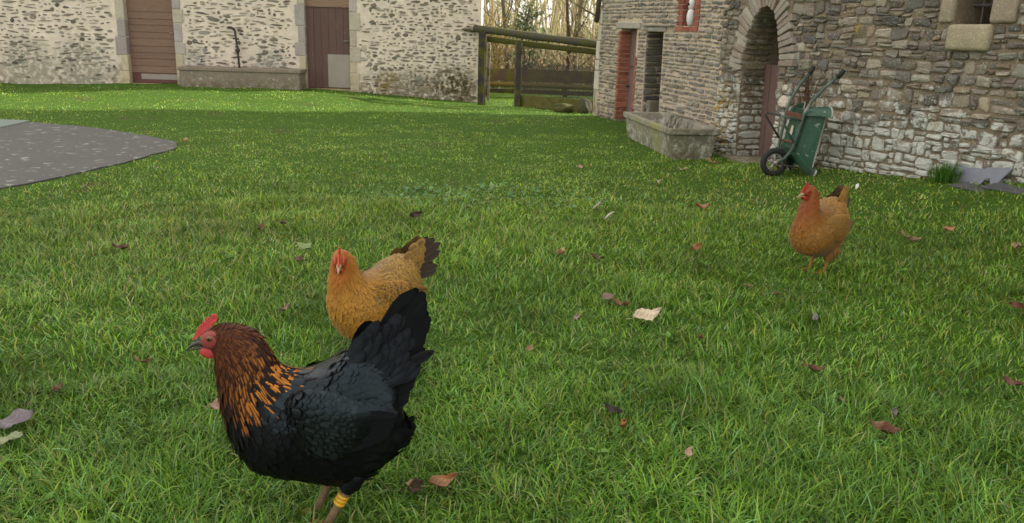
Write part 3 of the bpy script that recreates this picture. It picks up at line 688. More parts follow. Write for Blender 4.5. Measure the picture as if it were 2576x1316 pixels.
lathe(MB(), (c0[0] - 0.006, c0[1] - 0.028, c0[2] + 0.172), [(0.026, 0), (0.036, 0.02), (0.04, 0.06), (0.030, 0.10), (0.022, 0.115)], lean=(0.0, -0.2)).obj('head', M_CER, jg, True)
mb = MB(); V, Fc = stone_geo(Frame((c0[0] - 0.046, c0[1] - 0.055, c0[2] + 0.225), TA, NA), 0, 0, 0.010, 0.016, 0.01, 8, 2, 0.1); mb.add(V, Fc); mb.obj('dark_mark', M_DARK, jg)

# ------------------------------------------------------------------ gate and fence between the buildings
M_LOG = stone_mat('mossy_log', 0.0, use_col=True, bmp=0.5)
def log_mat():
    mt, t, b = node_mat('mossy_timber'); v = world_pos(t)
    mp = N(t, 'ShaderNodeMapping'); mp.inputs['Scale'].default_value = (4, 4, 30); t.links.new(v, mp.inputs['Vector'])
    g = noise(t, mp.outputs['Vector'], 3, 6); c = mixc(t, 1.0, attr(t), mixc(t, g, (0.55,) * 3, (1.45,) * 3), 'MULTIPLY')
    c = mixc(t, ramp(t, noise(t, v, 7, 6), 0.47, 0.62), c, (0.085, 0.085, 0.018))
    t.links.new(c, b.inputs['Base Color']); b.inputs['Roughness'].default_value = 0.9; b.inputs['Specular IOR Level'].default_value = 0.15
    bump(t, b, g, 0.5, 0.006); return mt
M_TIM = log_mat()
fence = thing('pole_fence', (0.2, 13.9, -0.05), 'mossy pole fence with open gateway joining the barn to the outbuilding', 'fence')
GA, GB = Vector((-0.66, 14.36, 0)), Vector((1.30, 13.10, 0))
def gp(u, z): q = GA.lerp(GB, u); return Vector((q.x, q.y, z))
M = lambda mb, nm, sm_=False: mb.obj(nm, M_TIM, fence, sm_)
def bent(u0, u1, z0, z1, r_, col, dy=0.0, n=9):
    mb = MB(); P_ = []; rr = []
    for i in range(n):
        q = i / (n - 1); p = gp(u0 + (u1 - u0) * q, z0 + (z1 - z0) * q + 0.003 * math.sin(q * 9)); p.y += dy; P_.append(p); rr.append(r_ * (1 + 0.08 * math.sin(q * 17)))
    tube(mb, P_, rr, 12, col); return mb
M(bent(-0.03, 1.0, 1.138, 0.955, 0.058, (0.075, 0.070, 0.052)), 'top_pole', True)
M(bent(0.03, 1.0, 0.985, 0.842, 0.046, (0.085, 0.082, 0.03), 0.12), 'lower_pole', True)
def post(u, w, zt, col, dy=0.0, d=None):
    mb = MB(); p = gp(u, 0); p.y += dy; z0 = g1(p.x, p.y) - 0.1
    box(mb, Frame((p.x, p.y, 0), (1, 0, 0), (0, -1, 0)), -w, w, z0, zt, -(d or w), (d or w), col, 0.004); return mb
bevel(M(post(0.035, 0.052, 1.09, (0.045, 0.042, 0.042), -0.07), 'gate_post'), 0.01)
bevel(M(post(0.345, 0.042, 0.945, (0.055, 0.048, 0.042), -0.06), 'middle_post'), 0.01)
bevel(M(post(0.32, 0.018, 0.98, (0.17, 0.155, 0.12), 0.0, 0.03), 'pale_post_side'), 0.004)  # pale strip added as the left side of the middle post
bevel(M(post(0.068, 0.016, 1.06, (0.22, 0.17, 0.13), -0.02, 0.03), 'pale_post_side'), 0.004)  # pale strip added as the right side of the gate post
mb = MB(); FG = Frame(gp(0.355, 0), GB - GA, -(GB - GA).cross(Vector((0, 0, 1))))
LG = (GB - GA).length
box(mb, FG, 0.02, 0.645 * LG, -0.15, 0.135, -0.02, 0.02, (0.115, 0.105, 0.035), 0.004); M(mb, 'base_board')
# wire netting: crossing wires stretched on the right bay
M_WIRE = plain('netting_wire', (0.02, 0.02, 0.018), 0.6, 0.2, 40, 0, metal=0.4)
mb = MB(); w_, h0, h1 = 0.645 * LG, 0.135, 0.64
k = 0.042
for i in range(-14, int(w_ / k) + 1):
    for sg in (1, -1):
        a = (i * k, h0) if sg > 0 else (i * k, h1); L_ = h1 - h0
        q0, q1 = a[0], a[0] + L_
        t0 = max(0, -q0 / (q1 - q0)); t1_ = min(1, (w_ - q0) / (q1 - q0))
        if t1_ <= t0: continue
        pa = FG.p(q0 + (q1 - q0) * t0, h0 + L_ * t0 if sg > 0 else h1 - L_ * t0, 0.03); pb = FG.p(q0 + (q1 - q0) * t1_, h0 + L_ * t1_ if sg > 0 else h1 - L_ * t1_, 0.03)
        tube(mb, [pa, pb], 0.005, 3, cap=False)
mb.obj('wire_netting', M_WIRE, fence)
# open gate leaf seen edge-on and the boarded fence behind it
gl = thing('open_gate', (-0.55, 14.7, -0.05), 'narrow rusty edge of an open wooden gate behind the left gate post', 'gate')
mb = MB(); box(mb, Frame((-0.545, 14.75, 0), (1, 0, 0), (0, -1, 0)), -0.018, 0.018, -0.04, 0.93, -0.05, 0.05, (0.16, 0.085, 0.035), 0.003); mb.obj('stile', M_TIM, gl)
mb = MB(); box(mb, Frame((-0.49, 14.75, 0), (1, 0, 0), (0, -1, 0)), -0.02, 0.02, -0.04, 0.91, -0.03, 0.03, (0.20, 0.18, 0.15), 0.003); mb.obj('stile', M_TIM, gl)
rf_ = thing('board_fence', (0.6, 16.0, -0.05), 'low dark board fence with a mossy pole standing behind the gateway', 'fence')
FR = Frame((-0.62, 16.0, 0), (1, -0.08, 0), (-0.08, -1, 0))
mb = MB(); box(mb, FR, 0, 2.9, 0.225, 0.44, -0.025, 0.025, (0.075, 0.052, 0.038), 0.004); mb.obj('top_board', M_TIM, rf_)
mb = MB(); box(mb, FR, 0, 2.9, 0.0, 0.075, -0.03, 0.02, (0.06, 0.05, 0.035), 0.004); mb.obj('bottom_board', M_TIM, rf_)
mb = MB(); tube(mb, [FR.p(0, 0.165, 0.06), FR.p(1.4, 0.16, 0.06), FR.p(2.9, 0.15, 0.06)], 0.045, 10, (0.10, 0.085, 0.03)); mb.obj('pole', M_TIM, rf_, True)
for s in (0.05, 1.5, 2.85):
    mb = MB(); box(mb, FR, s - 0.04, s + 0.04, -0.15, 0.46, -0.10, -0.03, (0.07, 0.055, 0.04)); mb.obj('post', M_TIM, rf_)
# boulder at the foot of the outbuilding corner
M_MOSSR = stone_mat('mossy_rock', 0.0, 0.5, use_col=True, bmp=0.8, algae=0.6, algae_z=0.3)
for (x, y, z, a, b_, c_, lab) in ((1.02, 12.95, 0.05, 0.10, 0.13, (0.06, 0.065, 0.05), 'dark mossy boulder wedged between the netting and the outbuilding corner'),
                            (0.70, 13.0, 0.02, 0.15, 0.09, (0.075, 0.08, 0.03), 'low mossy yellow-green rock lying in front of the netting base board')):
    r_ = thing('boulder', (x, y, z), lab, 'rock')
    bm = bmesh.new(); bmesh.ops.create_icosphere(bm, subdivisions=3, radius=1)
    for q in bm.verts:
        k = 1 + 0.35 * (float(vn(q.co.x * 1.7 + x * 9, q.co.y * 1.7 + q.co.z * 2.1)) - 0.5); q.co = Vector((q.co.x * a * k, q.co.y * 0.1 * k, q.co.z * b_ * k))
    me = bpy.data.meshes.new('rock'); bm.to_mesh(me); bm.free()
    at = me.attributes.new('Col', 'FLOAT_COLOR', 'POINT'); at.data.foreach_set('color', np.tile(np.array([*c_, 1], np.float32), len(me.vertices)))
    me.materials.append(M_MOSSR); o = bpy.data.objects.new('rock', me); COL.objects.link(o); o.parent = r_

# ------------------------------------------------------------------ wood behind the gate
M_BARK = col_mat('bark', 0.9, 0.15, bmp=0.5, scale=25, var=0.35)
M_LEAF = col_mat('foliage', 0.5, 0.35, trans=0.35, var=0.25, scale=30)
def quad_leaves(mb, pts, size, cols, n_up=0.4):
    for p in pts:
        d = Vector((random.gauss(0, 1), random.gauss(0, 1), random.gauss(0, 1) + n_up)).normalized()
        a = d.orthogonal().normalized(); a.rotate(Matrix.Rotation(random.random() * 6.28, 3, d)); b_ = d.cross(a)
        s = size * random.uniform(0.6, 1.3); c_ = cj(random.choice(cols), 0.2)
        p = Vector(p)
        mb.add([p - a * s, p + b_ * s * 0.42 + d * s * 0.1, p + a * s, p - b_ * s * 0.42 + d * s * 0.1], [(0, 1, 2, 3)], c_)
def tree(x, y, h, r_, label, col, group=None, ivy=0.0, lean=(0, 0), forks=9, name='bare_tree', leaf=None):
    t_ = thing(name, (x, y, g1(x, y)), label, 'tree', group)
    n = 9; P_ = []; a, b_ = random.random() * 6, random.random() * 6
    for i in range(n):
        q = i / (n - 1); P_.append(Vector((x + lean[0] * q * h + 0.06 * math.sin(q * 7 + a), y + lean[1] * q * h + 0.06 * math.sin(q * 6 + b_), -0.15 + q * h)))
    mb = MB(); tube(mb, P_, [r_ * (1 - 0.75 * i / (n - 1)) * (1.25 if i == 0 else 1) for i in range(n)], 8, col); mb.obj('trunk', M_BARK, t_, True)
    br = MB(); lf = []
    for k in range(forks):
        q = random.uniform(0.03, 0.8); i = min(int(q * (n - 1)), n - 2); p0 = P_[i].lerp(P_[i + 1], q * (n - 1) - i)
        az = random.random() * 6.28; L_ = h * random.uniform(0.15, 0.45) * (1.1 - q * 0.5); d = Vector((math.cos(az), math.sin(az), random.uniform(0.5, 1.6))).normalized()
        pts = [p0]; 
        for j in range(5):
            d = (d + Vector((random.gauss(0, 0.22), random.gauss(0, 0.22), random.gauss(0.05, 0.18)))).normalized(); pts.append(pts[-1] + d * L_ / 5)
        rb = r_ * 0.34 * (1 - q * 0.6); tube(br, pts, [rb * (1 - 0.16 * j) for j in range(6)], 5, cj(col, 0.2), False)
        for j in range(4):
            s0 = pts[random.randint(1, 5)]; dd = (d + Vector((random.gauss(0, 0.7), random.gauss(0, 0.7), random.gauss(0.2, 0.5)))).normalized(); l2 = L_ * random.uniform(0.25, 0.6)
            tw = [s0, s0 + dd * l2 * 0.5 + Vector((0, 0, 0.02)), s0 + dd * l2 + Vector((random.gauss(0, 0.04), 0, 0.05))]; tube(br, tw, [rb * 0.4, rb * 0.3, rb * 0.15], 3, cj(col, 0.2), False); lf += tw[1:]
    br.obj('crown', M_BARK, t_)
    if ivy:
        iv = MB(); pts = []
        for k in range(int(ivy)):
            q = random.random() ** 0.8 * 0.75; i = min(int(q * (n - 1)), n - 2); p0 = P_[i].lerp(P_[i + 1], q * (n - 1) - i); az = random.random() * 6.28; rr = r_ * random.uniform(0.8, 2.6)
            pts.append(p0 + Vector((math.cos(az) * rr, math.sin(az) * rr, random.gauss(0, 0.05))))
        quad_leaves(iv, pts, 0.045, [(0.035, 0.075, 0.018), (0.055, 0.11, 0.02), (0.025, 0.055, 0.018), (0.09, 0.15, 0.03)]); tag(iv.obj('ivy', M_LEAF, t_), kind='stuff')
    if leaf:
        lm = MB(); quad_leaves(lm, [p + Vector((random.gauss(0, .08), random.gauss(0, .08), random.gauss(0, .08))) for p in lf for _ in range(leaf[0])], leaf[1], leaf[2]); tag(lm.obj('foliage', M_LEAF, t_), kind='stuff')
    return t_
bk = [(0.36, 0.30, 0.17), (0.28, 0.24, 0.15), (0.40, 0.34, 0.20), (0.30, 0.29, 0.12)]
tree(1.75, 17.6, 7, 0.085, 'leaning tree cloaked in green ivy behind the right end of the poles', (0.15, 0.13, 0.08), ivy=900, lean=(-0.03, 0.0), name='ivy_tree', forks=16)
tree(1.25, 19.0, 7, 0.07, 'slender tree with ivy round its lower trunk, left of the ivy-cloaked leaning tree', (0.15, 0.13, 0.08), ivy=420, lean=(0.03, 0), name='ivy_tree', forks=14)
tree(0.92, 17.2, 3.2, 0.05, 'dark forked stump-like sapling standing right behind the middle of the wire netting', (0.06, 0.042, 0.03), lean=(0.02, 0), forks=6, name='sapling')
tree(-0.25, 18.5, 6, 0.05, 'thin dark bent tree just right of the barn corner', (0.10, 0.09, 0.065), lean=(-0.05, 0), forks=14)
for i, (x, y) in enumerate(((0.3, 19.5), (0.75, 18.2), (1.1, 20.8), (1.5, 18.7), (2.05, 18.9), (2.3, 17.7), (2.7, 20.3), (0.0, 21.5), (0.55, 22.5), (1.9, 22), (2.5, 23), (3.2, 21.5), (-0.6, 20.5), (-0.3, 23.5), (1.3, 24.5), (2.2, 26), (0.2, 26), (3.4, 19), (-1.4, 19.5))):
    tree(x, y, random.uniform(4.0, 7.0), random.uniform(0.018, 0.042), 'slim bare pale-barked tree in the sunlit thicket behind the gate', random.choice(bk), 'bare trees behind the gate', lean=(random.uniform(-0.2, 0.2), random.uniform(-.1, .1)), forks=20)
tree(0.12, 17.3, 1.75, 0.03, 'grey-green evergreen shrub showing above the left half of the top pole', (0.10, 0.09, 0.06), lean=(0.02, 0), forks=26, name='evergreen_shrub', leaf=(6, 0.04, [(0.06, 0.09, 0.05), (0.085, 0.12, 0.07), (0.045, 0.075, 0.03), (0.12, 0.15, 0.07)]))
tree(-0.52, 17.5, 1.45, 0.025, 'yellow-leaved sunlit bush beside the barn corner', (0.16, 0.13, 0.07), forks=20, name='golden_bush', leaf=(5, 0.032, [(0.42, 0.30, 0.08), (0.34, 0.25, 0.08), (0.22, 0.20, 0.06), (0.12, 0.15, 0.04)]))
# brambles, dead stalks and dry leaves under the trees
us = MB(); pts = []
for k in range(1700):
    x, y = random.uniform(-1.6, 4.0), random.uniform(16.4, 24); h = random.uniform(0.25, 1.15) * (0.75 + 0.4 * random.random()); z0 = g1(x, y); az = random.random() * 6.28
    l = random.uniform(0.05, 0.7) * h; dx, dy = math.cos(az) * l, math.sin(az) * l
    c_ = cj(random.choice([(0.20, 0.15, 0.095), (0.26, 0.20, 0.12), (0.15, 0.11, 0.08), (0.30, 0.245, 0.15)]), 0.2)
    P_ = [(x, y, z0), (x + dx * .2, y + dy * .2, z0 + h * .5), (x + dx * .6, y + dy * .6, z0 + h * .9), (x + dx, y + dy, z0 + h * random.uniform(.75, 1.05))]
    tube(us, P_, [0.007, 0.006, 0.004, 0.002], 3, c_, False); pts += [Vector(P_[i]) + Vector((random.gauss(0, .05), random.gauss(0, .05), random.gauss(0, .05))) for i in (1, 2, 2, 3, 3)]
quad_leaves(us, pts, 0.035, [(0.34, 0.25, 0.15), (0.42, 0.33, 0.20), (0.26, 0.19, 0.12), (0.22, 0.23, 0.10), (0.17, 0.19, 0.07), (0.48, 0.39, 0.21)])
tag(us.obj('undergrowth', M_LEAF), 'brown brambles, dead stalks and dry leaves under the trees', None, None, 'stuff')
fw_ = MB(); pts = []
for k in range(420):
    x, y = random.uniform(-9, 14), random.uniform(27, 40); h = random.uniform(2, 5.5); P_ = [(x, y, -0.1), (x + random.gauss(0, .35), y, h * .5), (x + random.gauss(0, .9), y, h)]
    tube(fw_, P_, [0.04, 0.03, 0.006], 4, cj(random.choice(bk), 0.2), False)
    pts += [Vector(P_[1]) + Vector((random.gauss(0, .4), random.gauss(0, .3), random.uniform(-1.6, 0.6))) for _ in range(4)]
quad_leaves(fw_, pts, 0.07, [(0.24, 0.19, 0.10), (0.15, 0.16, 0.07), (0.19, 0.17, 0.09)])
tag(fw_.obj('far_woods', M_LEAF), 'mass of bare winter woodland far behind the gate', None, None, 'stuff')

# ------------------------------------------------------------------ wheelbarrow stood on its nose
A_ = Vector((0.16, -0.987, 0)).normalized(); E_ = Vector((0.987, 0.16, 0)).normalized()     # axle towards the lawn, tray opening towards the wall
HUB = Vector((2.135, 7.02, 0.0)); HUB.z = g1(HUB.x, HUB.y) + 0.118
def W(e, z, a=0.0): return HUB + E_ * e + A_ * a + Vector((0, 0, z))
wb = thing('wheelbarrow', HUB - Vector((0, 0, 0.118)), 'green wheelbarrow stood on its nose against the wall right of the arch', 'wheelbarrow')
M_GREEN = stone_mat('worn_green_paint', 0.0, bmp=0.15)
def green_mat():
    mt, t, b = node_mat('green_paint'); v = world_pos(t)
    c = mixc(t, noise(t, v, 12, 4), (0.018, 0.062, 0.036), (0.032, 0.095, 0.056))
    c = mixc(t, ramp(t, noise(t, v, 16, 8, 0.7), 0.61, 0.66), c, (0.26, 0.29, 0.25))
    c = mixc(t, math_(t, 'MULTIPLY', ramp(t, zof(t, v), 0.24, 0.06), ramp(t, noise(t, v, 24, 6), 0.3, 0.6)), c, (0.10, 0.095, 0.085))
    t.links.new(c, b.inputs['Base Color']); b.inputs['Roughness'].default_value = 0.42; b.inputs['Specular IOR Level'].default_value = 0.45; bump(t, b, noise(t, v, 50, 4), 0.15, 0.003); return mt
M_GREEN = green_mat()
M_RIM = plain('worn_rim', (0.33, 0.34, 0.30), 0.55, 0.3, 30, 0.2)
M_TUBE = plain('green_tube', (0.06, 0.09, 0.072), 0.5, 0.3, 25, 0.2, stain=(0.25, 0.25, 0.22), stain_t=(0.55, 0.7))
M_RUB = plain('black_rubber', (0.018, 0.018, 0.018), 0.75, 0.25, 40, 0.3)
M_RUST = plain('rust', (0.12, 0.05, 0.03), 0.85, 0.3, 30, 0.3)
M_WHEEL = plain('dull_steel', (0.34, 0.32, 0.29), 0.55, 0.3, 30, 0.2, metal=0.3, stain=(0.14, 0.08, 0.05), stain_t=(0.5, 0.65))
# tray: floor panel faces the wheel side, opening faces the wall
def rrect(e0, z0, w0, e1, z1, w1, r_, n=4):
    """closed rounded outline between a front edge (e0,z0) and a rear edge (e1,z1)"""
    out = []
    for (sx, sw) in ((0, 1), (1, 1), (1, -1), (0, -1)):
        for i in range(n + 1):
            q = i / n * math.pi / 2
            lu = (r_ * (1 - math.cos(q)), r_ * (1 - math.sin(q)))
            u_, w_ = (lu[1], lu[0]) if (sx, sw) in ((0, 1), (1, -1)) else (lu[0], lu[1])
            L_ = math.hypot(e1 - e0, z1 - z0); uu = u_ / L_ if sx == 0 else 1 - u_ / L_
            ww = (w0 + (w1 - w0) * uu) - w_
            out.append(W(e0 + (e1 - e0) * uu, z0 + (z1 - z0) * uu, sw * ww))
    return out
ra = rrect(0.105, 0.07, 0.14, 0.165, 0.445, 0.15, 0.05); rb = rrect(0.24, -0.112, 0.235, 0.315, 0.475, 0.285, 0.08)
n = len(ra); mb = MB(); rm = [a.lerp(b_, 0.5) + (a - W(0.2, 0.25)).normalized() * 0.012 for a, b_ in zip(ra, rb)]
mb.add(ra + rm + rb, [tuple(range(n))] + [(k * n + j, k * n + (j + 1) % n, (k + 1) * n + (j + 1) % n, (k + 1) * n + j) for k in range(2) for j in range(n)])
tr = mb.obj('tray', M_GREEN, wb, False); md = tr.modifiers.new('thick', 'SOLIDIFY'); md.thickness = 0.004
mb = MB(); tube(mb, rb + [rb[0], rb[1]], 0.008, 6); mb.obj('tray_rim', M_RIM, wb, True)
mb = MB(); P_ = [W(0.178, 0.215, 0.02), W(0.185, 0.245, 0.02)]
F_ = Frame(W(0.165, 0.19, 0.0) - E_ * 0.004, A_, -E_); q = Vector((0.125, 0.395, 0)).normalized()
V = [W(0.105 + 0.06 * u_ - 0.004, 0.09 + 0.355 * u_, a) for (u_, a) in ((0.40, -0.045), (0.38, 0.005), (0.58, 0.0), (0.60, -0.035))]
mb.add(V, [(0, 1, 2, 3)], (0.5, 0.47, 0.38)); st_ = mb.obj('sticker', M_JAMB, wb)
for a, nm in ((1, 'frame_tube'), (-1, 'frame_tube')):
    mb = MB(); tube(mb, [W(0.0, 0.0, a * 0.055), W(0.055, 0.05, a * 0.075), W(0.085, 0.13, a * 0.125), W(0.115, 0.29, a * 0.14), W(0.14, 0.43, a * 0.155), W(0.175, 0.51, a * 0.17), W(0.255, 0.625, a * 0.205), W(0.345, 0.715, a * 0.23)], 0.0125, 8); mb.obj(nm, M_TUBE, wb, True)
    mb = MB(); tube(mb, [W(0.335, 0.703, a * 0.228), W(0.36, 0.735, a * 0.238), W(0.375, 0.765, a * 0.245)], 0.019, 8); mb.obj('grip', M_RUB, wb, True)
    mb = MB(); tube(mb, [W(0.095, 0.17, a * 0.13), W(0.02, 0.27, a * 0.135), W(-0.055, 0.37, a * 0.14), W(-0.05, 0.39, a * 0.14), W(0.04, 0.38, a * 0.14), W(0.125, 0.355, a * 0.148)], 0.0085, 6); mb.obj('leg', M_TUBE if a > 0 else M_IRON, wb, True)
    mb = MB(); tube(mb, [W(0.0, 0.0, a * 0.05), W(0.09, -0.02, a * 0.085), W(0.17, -0.03, a * 0.11)], 0.007, 6); mb.obj('brace', M_IRON, wb, True)
mb = MB(); tube(mb, [W(-0.03, 0.388, -0.14), W(-0.03, 0.388, 0.14)], 0.008, 6); mb.obj('leg_bar', M_IRON, wb, True)
mb = MB(); tube(mb, [W(0.095, 0.175, -0.13), W(0.095, 0.175, 0.13)], 0.010, 6); mb.obj('cross_bar', M_RUST, wb, True)
mb = MB(); F_ = Frame(W(0.128, 0.385, 0), A_, -E_); box(mb, F_, -0.14, 0.14, -0.022, 0.022, -0.01, 0.012); mb.obj('cross_plate', M_RUST, wb)
wh = MB()
def ringtube(mb, R_, r_, nR=28, nr=8):
    V = [W(math.cos(2 * math.pi * i / nR) * (R_ + r_ * math.cos(2 * math.pi * j / nr)), math.sin(2 * math.pi * i / nR) * (R_ + r_ * math.cos(2 * math.pi * j / nr)), r_ * 0.95 * math.sin(2 * math.pi * j / nr)) for i in range(nR) for j in range(nr)]
    return mb.add(V, [(i * nr + j, i * nr + (j + 1) % nr, ((i + 1) % nR) * nr + (j + 1) % nr, ((i + 1) % nR) * nr + j) for i in range(nR) for j in range(nr)])
wheel = MB(); tube(wheel, [W(0, 0, -0.06), W(0, 0, 0.06)], 0.017, 10); wheel = wheel.obj('wheel', M_WHEEL, wb, True)
ringtube(MB(), 0.095, 0.026).obj('tyre', M_RUB, wheel, True)
ringtube(MB(), 0.072, 0.010).obj('rim', M_WHEEL, wheel, True)
for i in range(5):
    q = i * 2 * math.pi / 5 + 0.4; mb = MB()
    tube(mb, [W(0.012 * math.cos(q), 0.012 * math.sin(q), 0.01), W(0.07 * math.cos(q), 0.07 * math.sin(q), 0.004)], [0.012, 0.009], 6); mb.obj('spoke', M_WHEEL, wheel, True)
for o in list(wheel.children): pass

# slates leaning on and lying before the house wall
M_SLATE = plain('blue_grey_slate', (0.14, 0.15, 0.18), 0.55, 0.2, 12, 0.3, stain=(0.22, 0.225, 0.245), stain_t=(0.55, 0.7))
M_SLATED = plain('dark_slate', (0.075, 0.075, 0.085), 0.5, 0.25, 14, 0.3)
def slate(name, poly, F, th, lean, label, mat, d0=0.09, z0=0.0):
    """poly in wall coordinates (s, height up the slate); lean = how far the top tips to the wall"""
    cs = sum(p[0] for p in poly) / len(poly); base = F.p(cs, 0, d0); gzz = g1(base.x, base.y)
    r_ = thing(name, (base.x, base.y, gzz), label, 'slate'); mb = MB(); n = len(poly)
    f = [F.p(s, gzz - 0.02 + z0 + h * math.cos(lean), d0 - h * math.sin(lean)) for s, h in poly]; nn = F.N * math.cos(lean) + Vector((0, 0, math.sin(lean)))
    mb.add(f + [q - nn * th for q in f], [tuple(range(n)), tuple(range(2 * n - 1, n - 1, -1))] + [(i, n + i, n + (i + 1) % n, (i + 1) % n) for i in range(n)])
    bevel(mb.obj('plate', mat, r_), 0.002, 1); return r_
slate('roof_slate', [(1.80, 0), (1.97, 0), (2.03, 0.15), (1.75, 0.135)], FB, 0.009, rad(28), 'plain grey slate leaning on the wall foot beside the grass tuft', M_SLATE, 0.12)
slate('roof_slate', [(1.99, 0), (2.07, 0), (2.09, 0.06), (2.12, 0.07), (2.14, 0.03), (2.155, 0.0), (2.17, 0.0), (2.235, 0.17), (2.06, 0.15)], FB, 0.009, rad(30), 'grey slate with an arched notch leaning on the wall foot', M_SLATE, 0.16)
slate('roof_slate', [(1.99, 0), (2.25, -0.02), (2.30, 0.10), (2.02, 0.13)], FB, 0.012, rad(84), 'dark slate lying flat on the grass before the notched slate', M_SLATED, 0.36, 0.03)
slate('roof_slate', [(2.2, 0), (2.5, 0.0), (2.5, 0.12), (2.24, 0.14)], FB, 0.012, rad(80), 'dark slate lying at the far right foot of the wall', M_SLATED, 0.34, 0.03)
# dead creeper on the wall
cr = thing('dead_creeper', FB.p(0.45, 0.75), 'reddish brown dead creeper clinging to the wall above the wheelbarrow', 'creeper')
mb = MB(); pts = []
for k in range(7):
    s = 0.30 + random.gauss(0, 0.05); z = 0.35; P_ = []
    for j in range(9): P_.append(FB.p(s, z, 0.05)); s += random.gauss(0.004, 0.018); z += random.uniform(0.04, 0.09)
    tube(mb, P_, 0.004, 4, (0.10, 0.05, 0.03), False); pts += [p + Vector((random.gauss(0, .02), random.gauss(0, .012), random.gauss(0, .03))) for p in P_[3:] for _ in range(4)]
mb.obj('stem', M_BARK, cr)
mb = MB(); quad_leaves(mb, pts, 0.014, [(0.14, 0.055, 0.03), (0.10, 0.045, 0.03), (0.17, 0.08, 0.04)]); tag(mb.obj('dead_leaves', M_LEAF, cr), kind='stuff')

# ------------------------------------------------------------------ grass
def blades(name, n, r0, r1, az, hgt, wid, segs, lean=(0.25, 1.15), xlim=None, mat=None, reg=None):
    """single grass blades: curved tapering strips, each with its own length, bend and colour"""
    if reg is not None: x, y = reg(n)
    else:
        th = R.uniform(-az, az, n); r_ = np.sqrt(R.uniform(r0 ** 2, r1 ** 2, n)); x, y = r_ * np.sin(th), r_ * np.cos(th)
    wob = 0.2 * (vn(x * 6, y * 6) - 0.5) + R.normal(0, 0.035, n)
    ok = ~in_poly(x + wob, y + wob, PAVE) & ((y < 14.76) | ((x > -0.6) & (x < 2.5)))
    # bare where the walls and troughs stand
    inA = (x - OA.x) * TA.x + (y - OA.y) * TA.y
    ok &= ((x - OA.x) * NA.x + (y - OA.y) * NA.y > 0.02) | (inA > 4.8) | (inA < -0.06)
    ok &= ((x - OB.x) * NB.x + (y - OB.y) * NB.y > 0.02) | (inA < 4.7)
    x, y = x[ok], y[ok]; n = len(x)
    big = vn(x * 1.1 + 9, y * 1.1 + 31); mid = vn(x * 3.4, y * 3.4 + 12); fine = vn(x * 9 + 5, y * 9)
    tuft = 0.55 + 0.9 * mid * big + 0.9 * np.maximum(0, fine - 0.5) + 0.6 * np.maximum(0, vn(x * 5.5 + 33, y * 5.5 + 8) - 0.6)
    short = 0.55 + 0.45 * sm((9.5 - np.hypot(x, y)) / 4)
    Lh = hgt * tuft * short * R.uniform(0.55, 1.35, n)
    flow = vn(x * 4.5 + 70, y * 4.5) * 9.0 + R.normal(0, 1.9, n)
    a0 = R.uniform(0.0, lean[0], n) + 0.25 * (1 - mid); a1 = R.uniform(0.2, lean[1], n) + 0.5 * R.random(n) ** 3
    dx, dy = np.cos(flow), np.sin(flow)
    tw = R.normal(0, 0.5, n); sx, sy = -np.sin(flow + tw), np.cos(flow + tw)
    z0 = gz(x, y) - 0.006
    nv = 2 * segs + 1
    V = np.zeros((n, nv, 3), np.float32); px, py, pz = x.copy(), y.copy(), z0.copy()
    w = wid * R.uniform(0.6, 1.3, n)
    for k in range(segs + 1):
        taper = (1 - (k / segs) ** 2.2) * (0.85 if k == 0 else 1)
        if k < segs:
            V[:, 2 * k] = np.stack([px - sx * w * taper, py - sy * w * taper, pz], 1); V[:, 2 * k + 1] = np.stack([px + sx * w * taper, py + sy * w * taper, pz], 1)
            a = a0 + a1 * (k + 0.5) / segs * 1.1; st_ = Lh / segs
            px = px + dx * np.sin(a) * st_; py = py + dy * np.sin(a) * st_; pz = np.maximum(pz + np.cos(a) * st_, z0 + 0.004)
        else: V[:, 2 * k] = np.stack([px, py, pz], 1)
    # colours
    g = R.random(n); patch = vn(x * 0.8 + 50, y * 0.8 + 3)
    A = np.array([0.138, 0.262, 0.020]); B = np.array([0.165, 0.275, 0.060]); Cc = np.array([0.270, 0.385, 0.045]); Yl = np.array([0.36, 0.31, 0.06]); Sw = np.array([0.42, 0.35, 0.19]); Dk = np.array([0.065, 0.145, 0.014])
    col = A + (B - A) * np.clip(patch * 1.6 - 0.3 + R.normal(0, 0.3, n), 0, 1)[:, None]
    col = np.where((g > 0.60)[:, None], Cc * R.uniform(0.75, 1.1, (n, 1)), col); col = np.where((g < 0.14)[:, None], Dk, col)
    col = np.where(((g > 0.53) & (g < 0.60))[:, None], np.array([0.25, 0.40, 0.17]), col)
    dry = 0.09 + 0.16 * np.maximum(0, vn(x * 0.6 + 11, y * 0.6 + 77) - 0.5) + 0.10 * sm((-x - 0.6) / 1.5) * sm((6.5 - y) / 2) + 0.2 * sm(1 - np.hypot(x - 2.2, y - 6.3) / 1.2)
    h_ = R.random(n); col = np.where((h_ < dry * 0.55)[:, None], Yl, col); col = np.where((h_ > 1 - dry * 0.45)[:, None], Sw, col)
    col = col * R.uniform(0.55, 1.4, (n, 1)) * (np.array([0.62, 0.79, 0.62]) + (np.array([1.0, 1.0, 0.95]) - np.array([0.62, 0.79, 0.62])) * sm((y - 2.0 + 0.9 * (vn(x * 1.3 + 5, y * 1.3) - 0.5)) / 5.0)[:, None]) * (1 + 0.22 * sm((y - 5.5) / 4.0))[:, None] * (0.58 + 0.5 * vn(x * 2.3 + 61, y * 2.3 + 17) + 0.36 * vn(x * 6.1 + 6, y * 6.1 + 71))[:, None]  # near blades darkened, far ones brightened: lighting put into the colour
    cv = np.ones((n, nv, 4), np.float32); cv[:, :, :3] = col[:, None, :]
    for k in range(segs): cv[:, 2 * k:2 * k + 2, :3] *= 1.0
    tri = []; 
    base = (np.arange(n) * nv)[:, None]
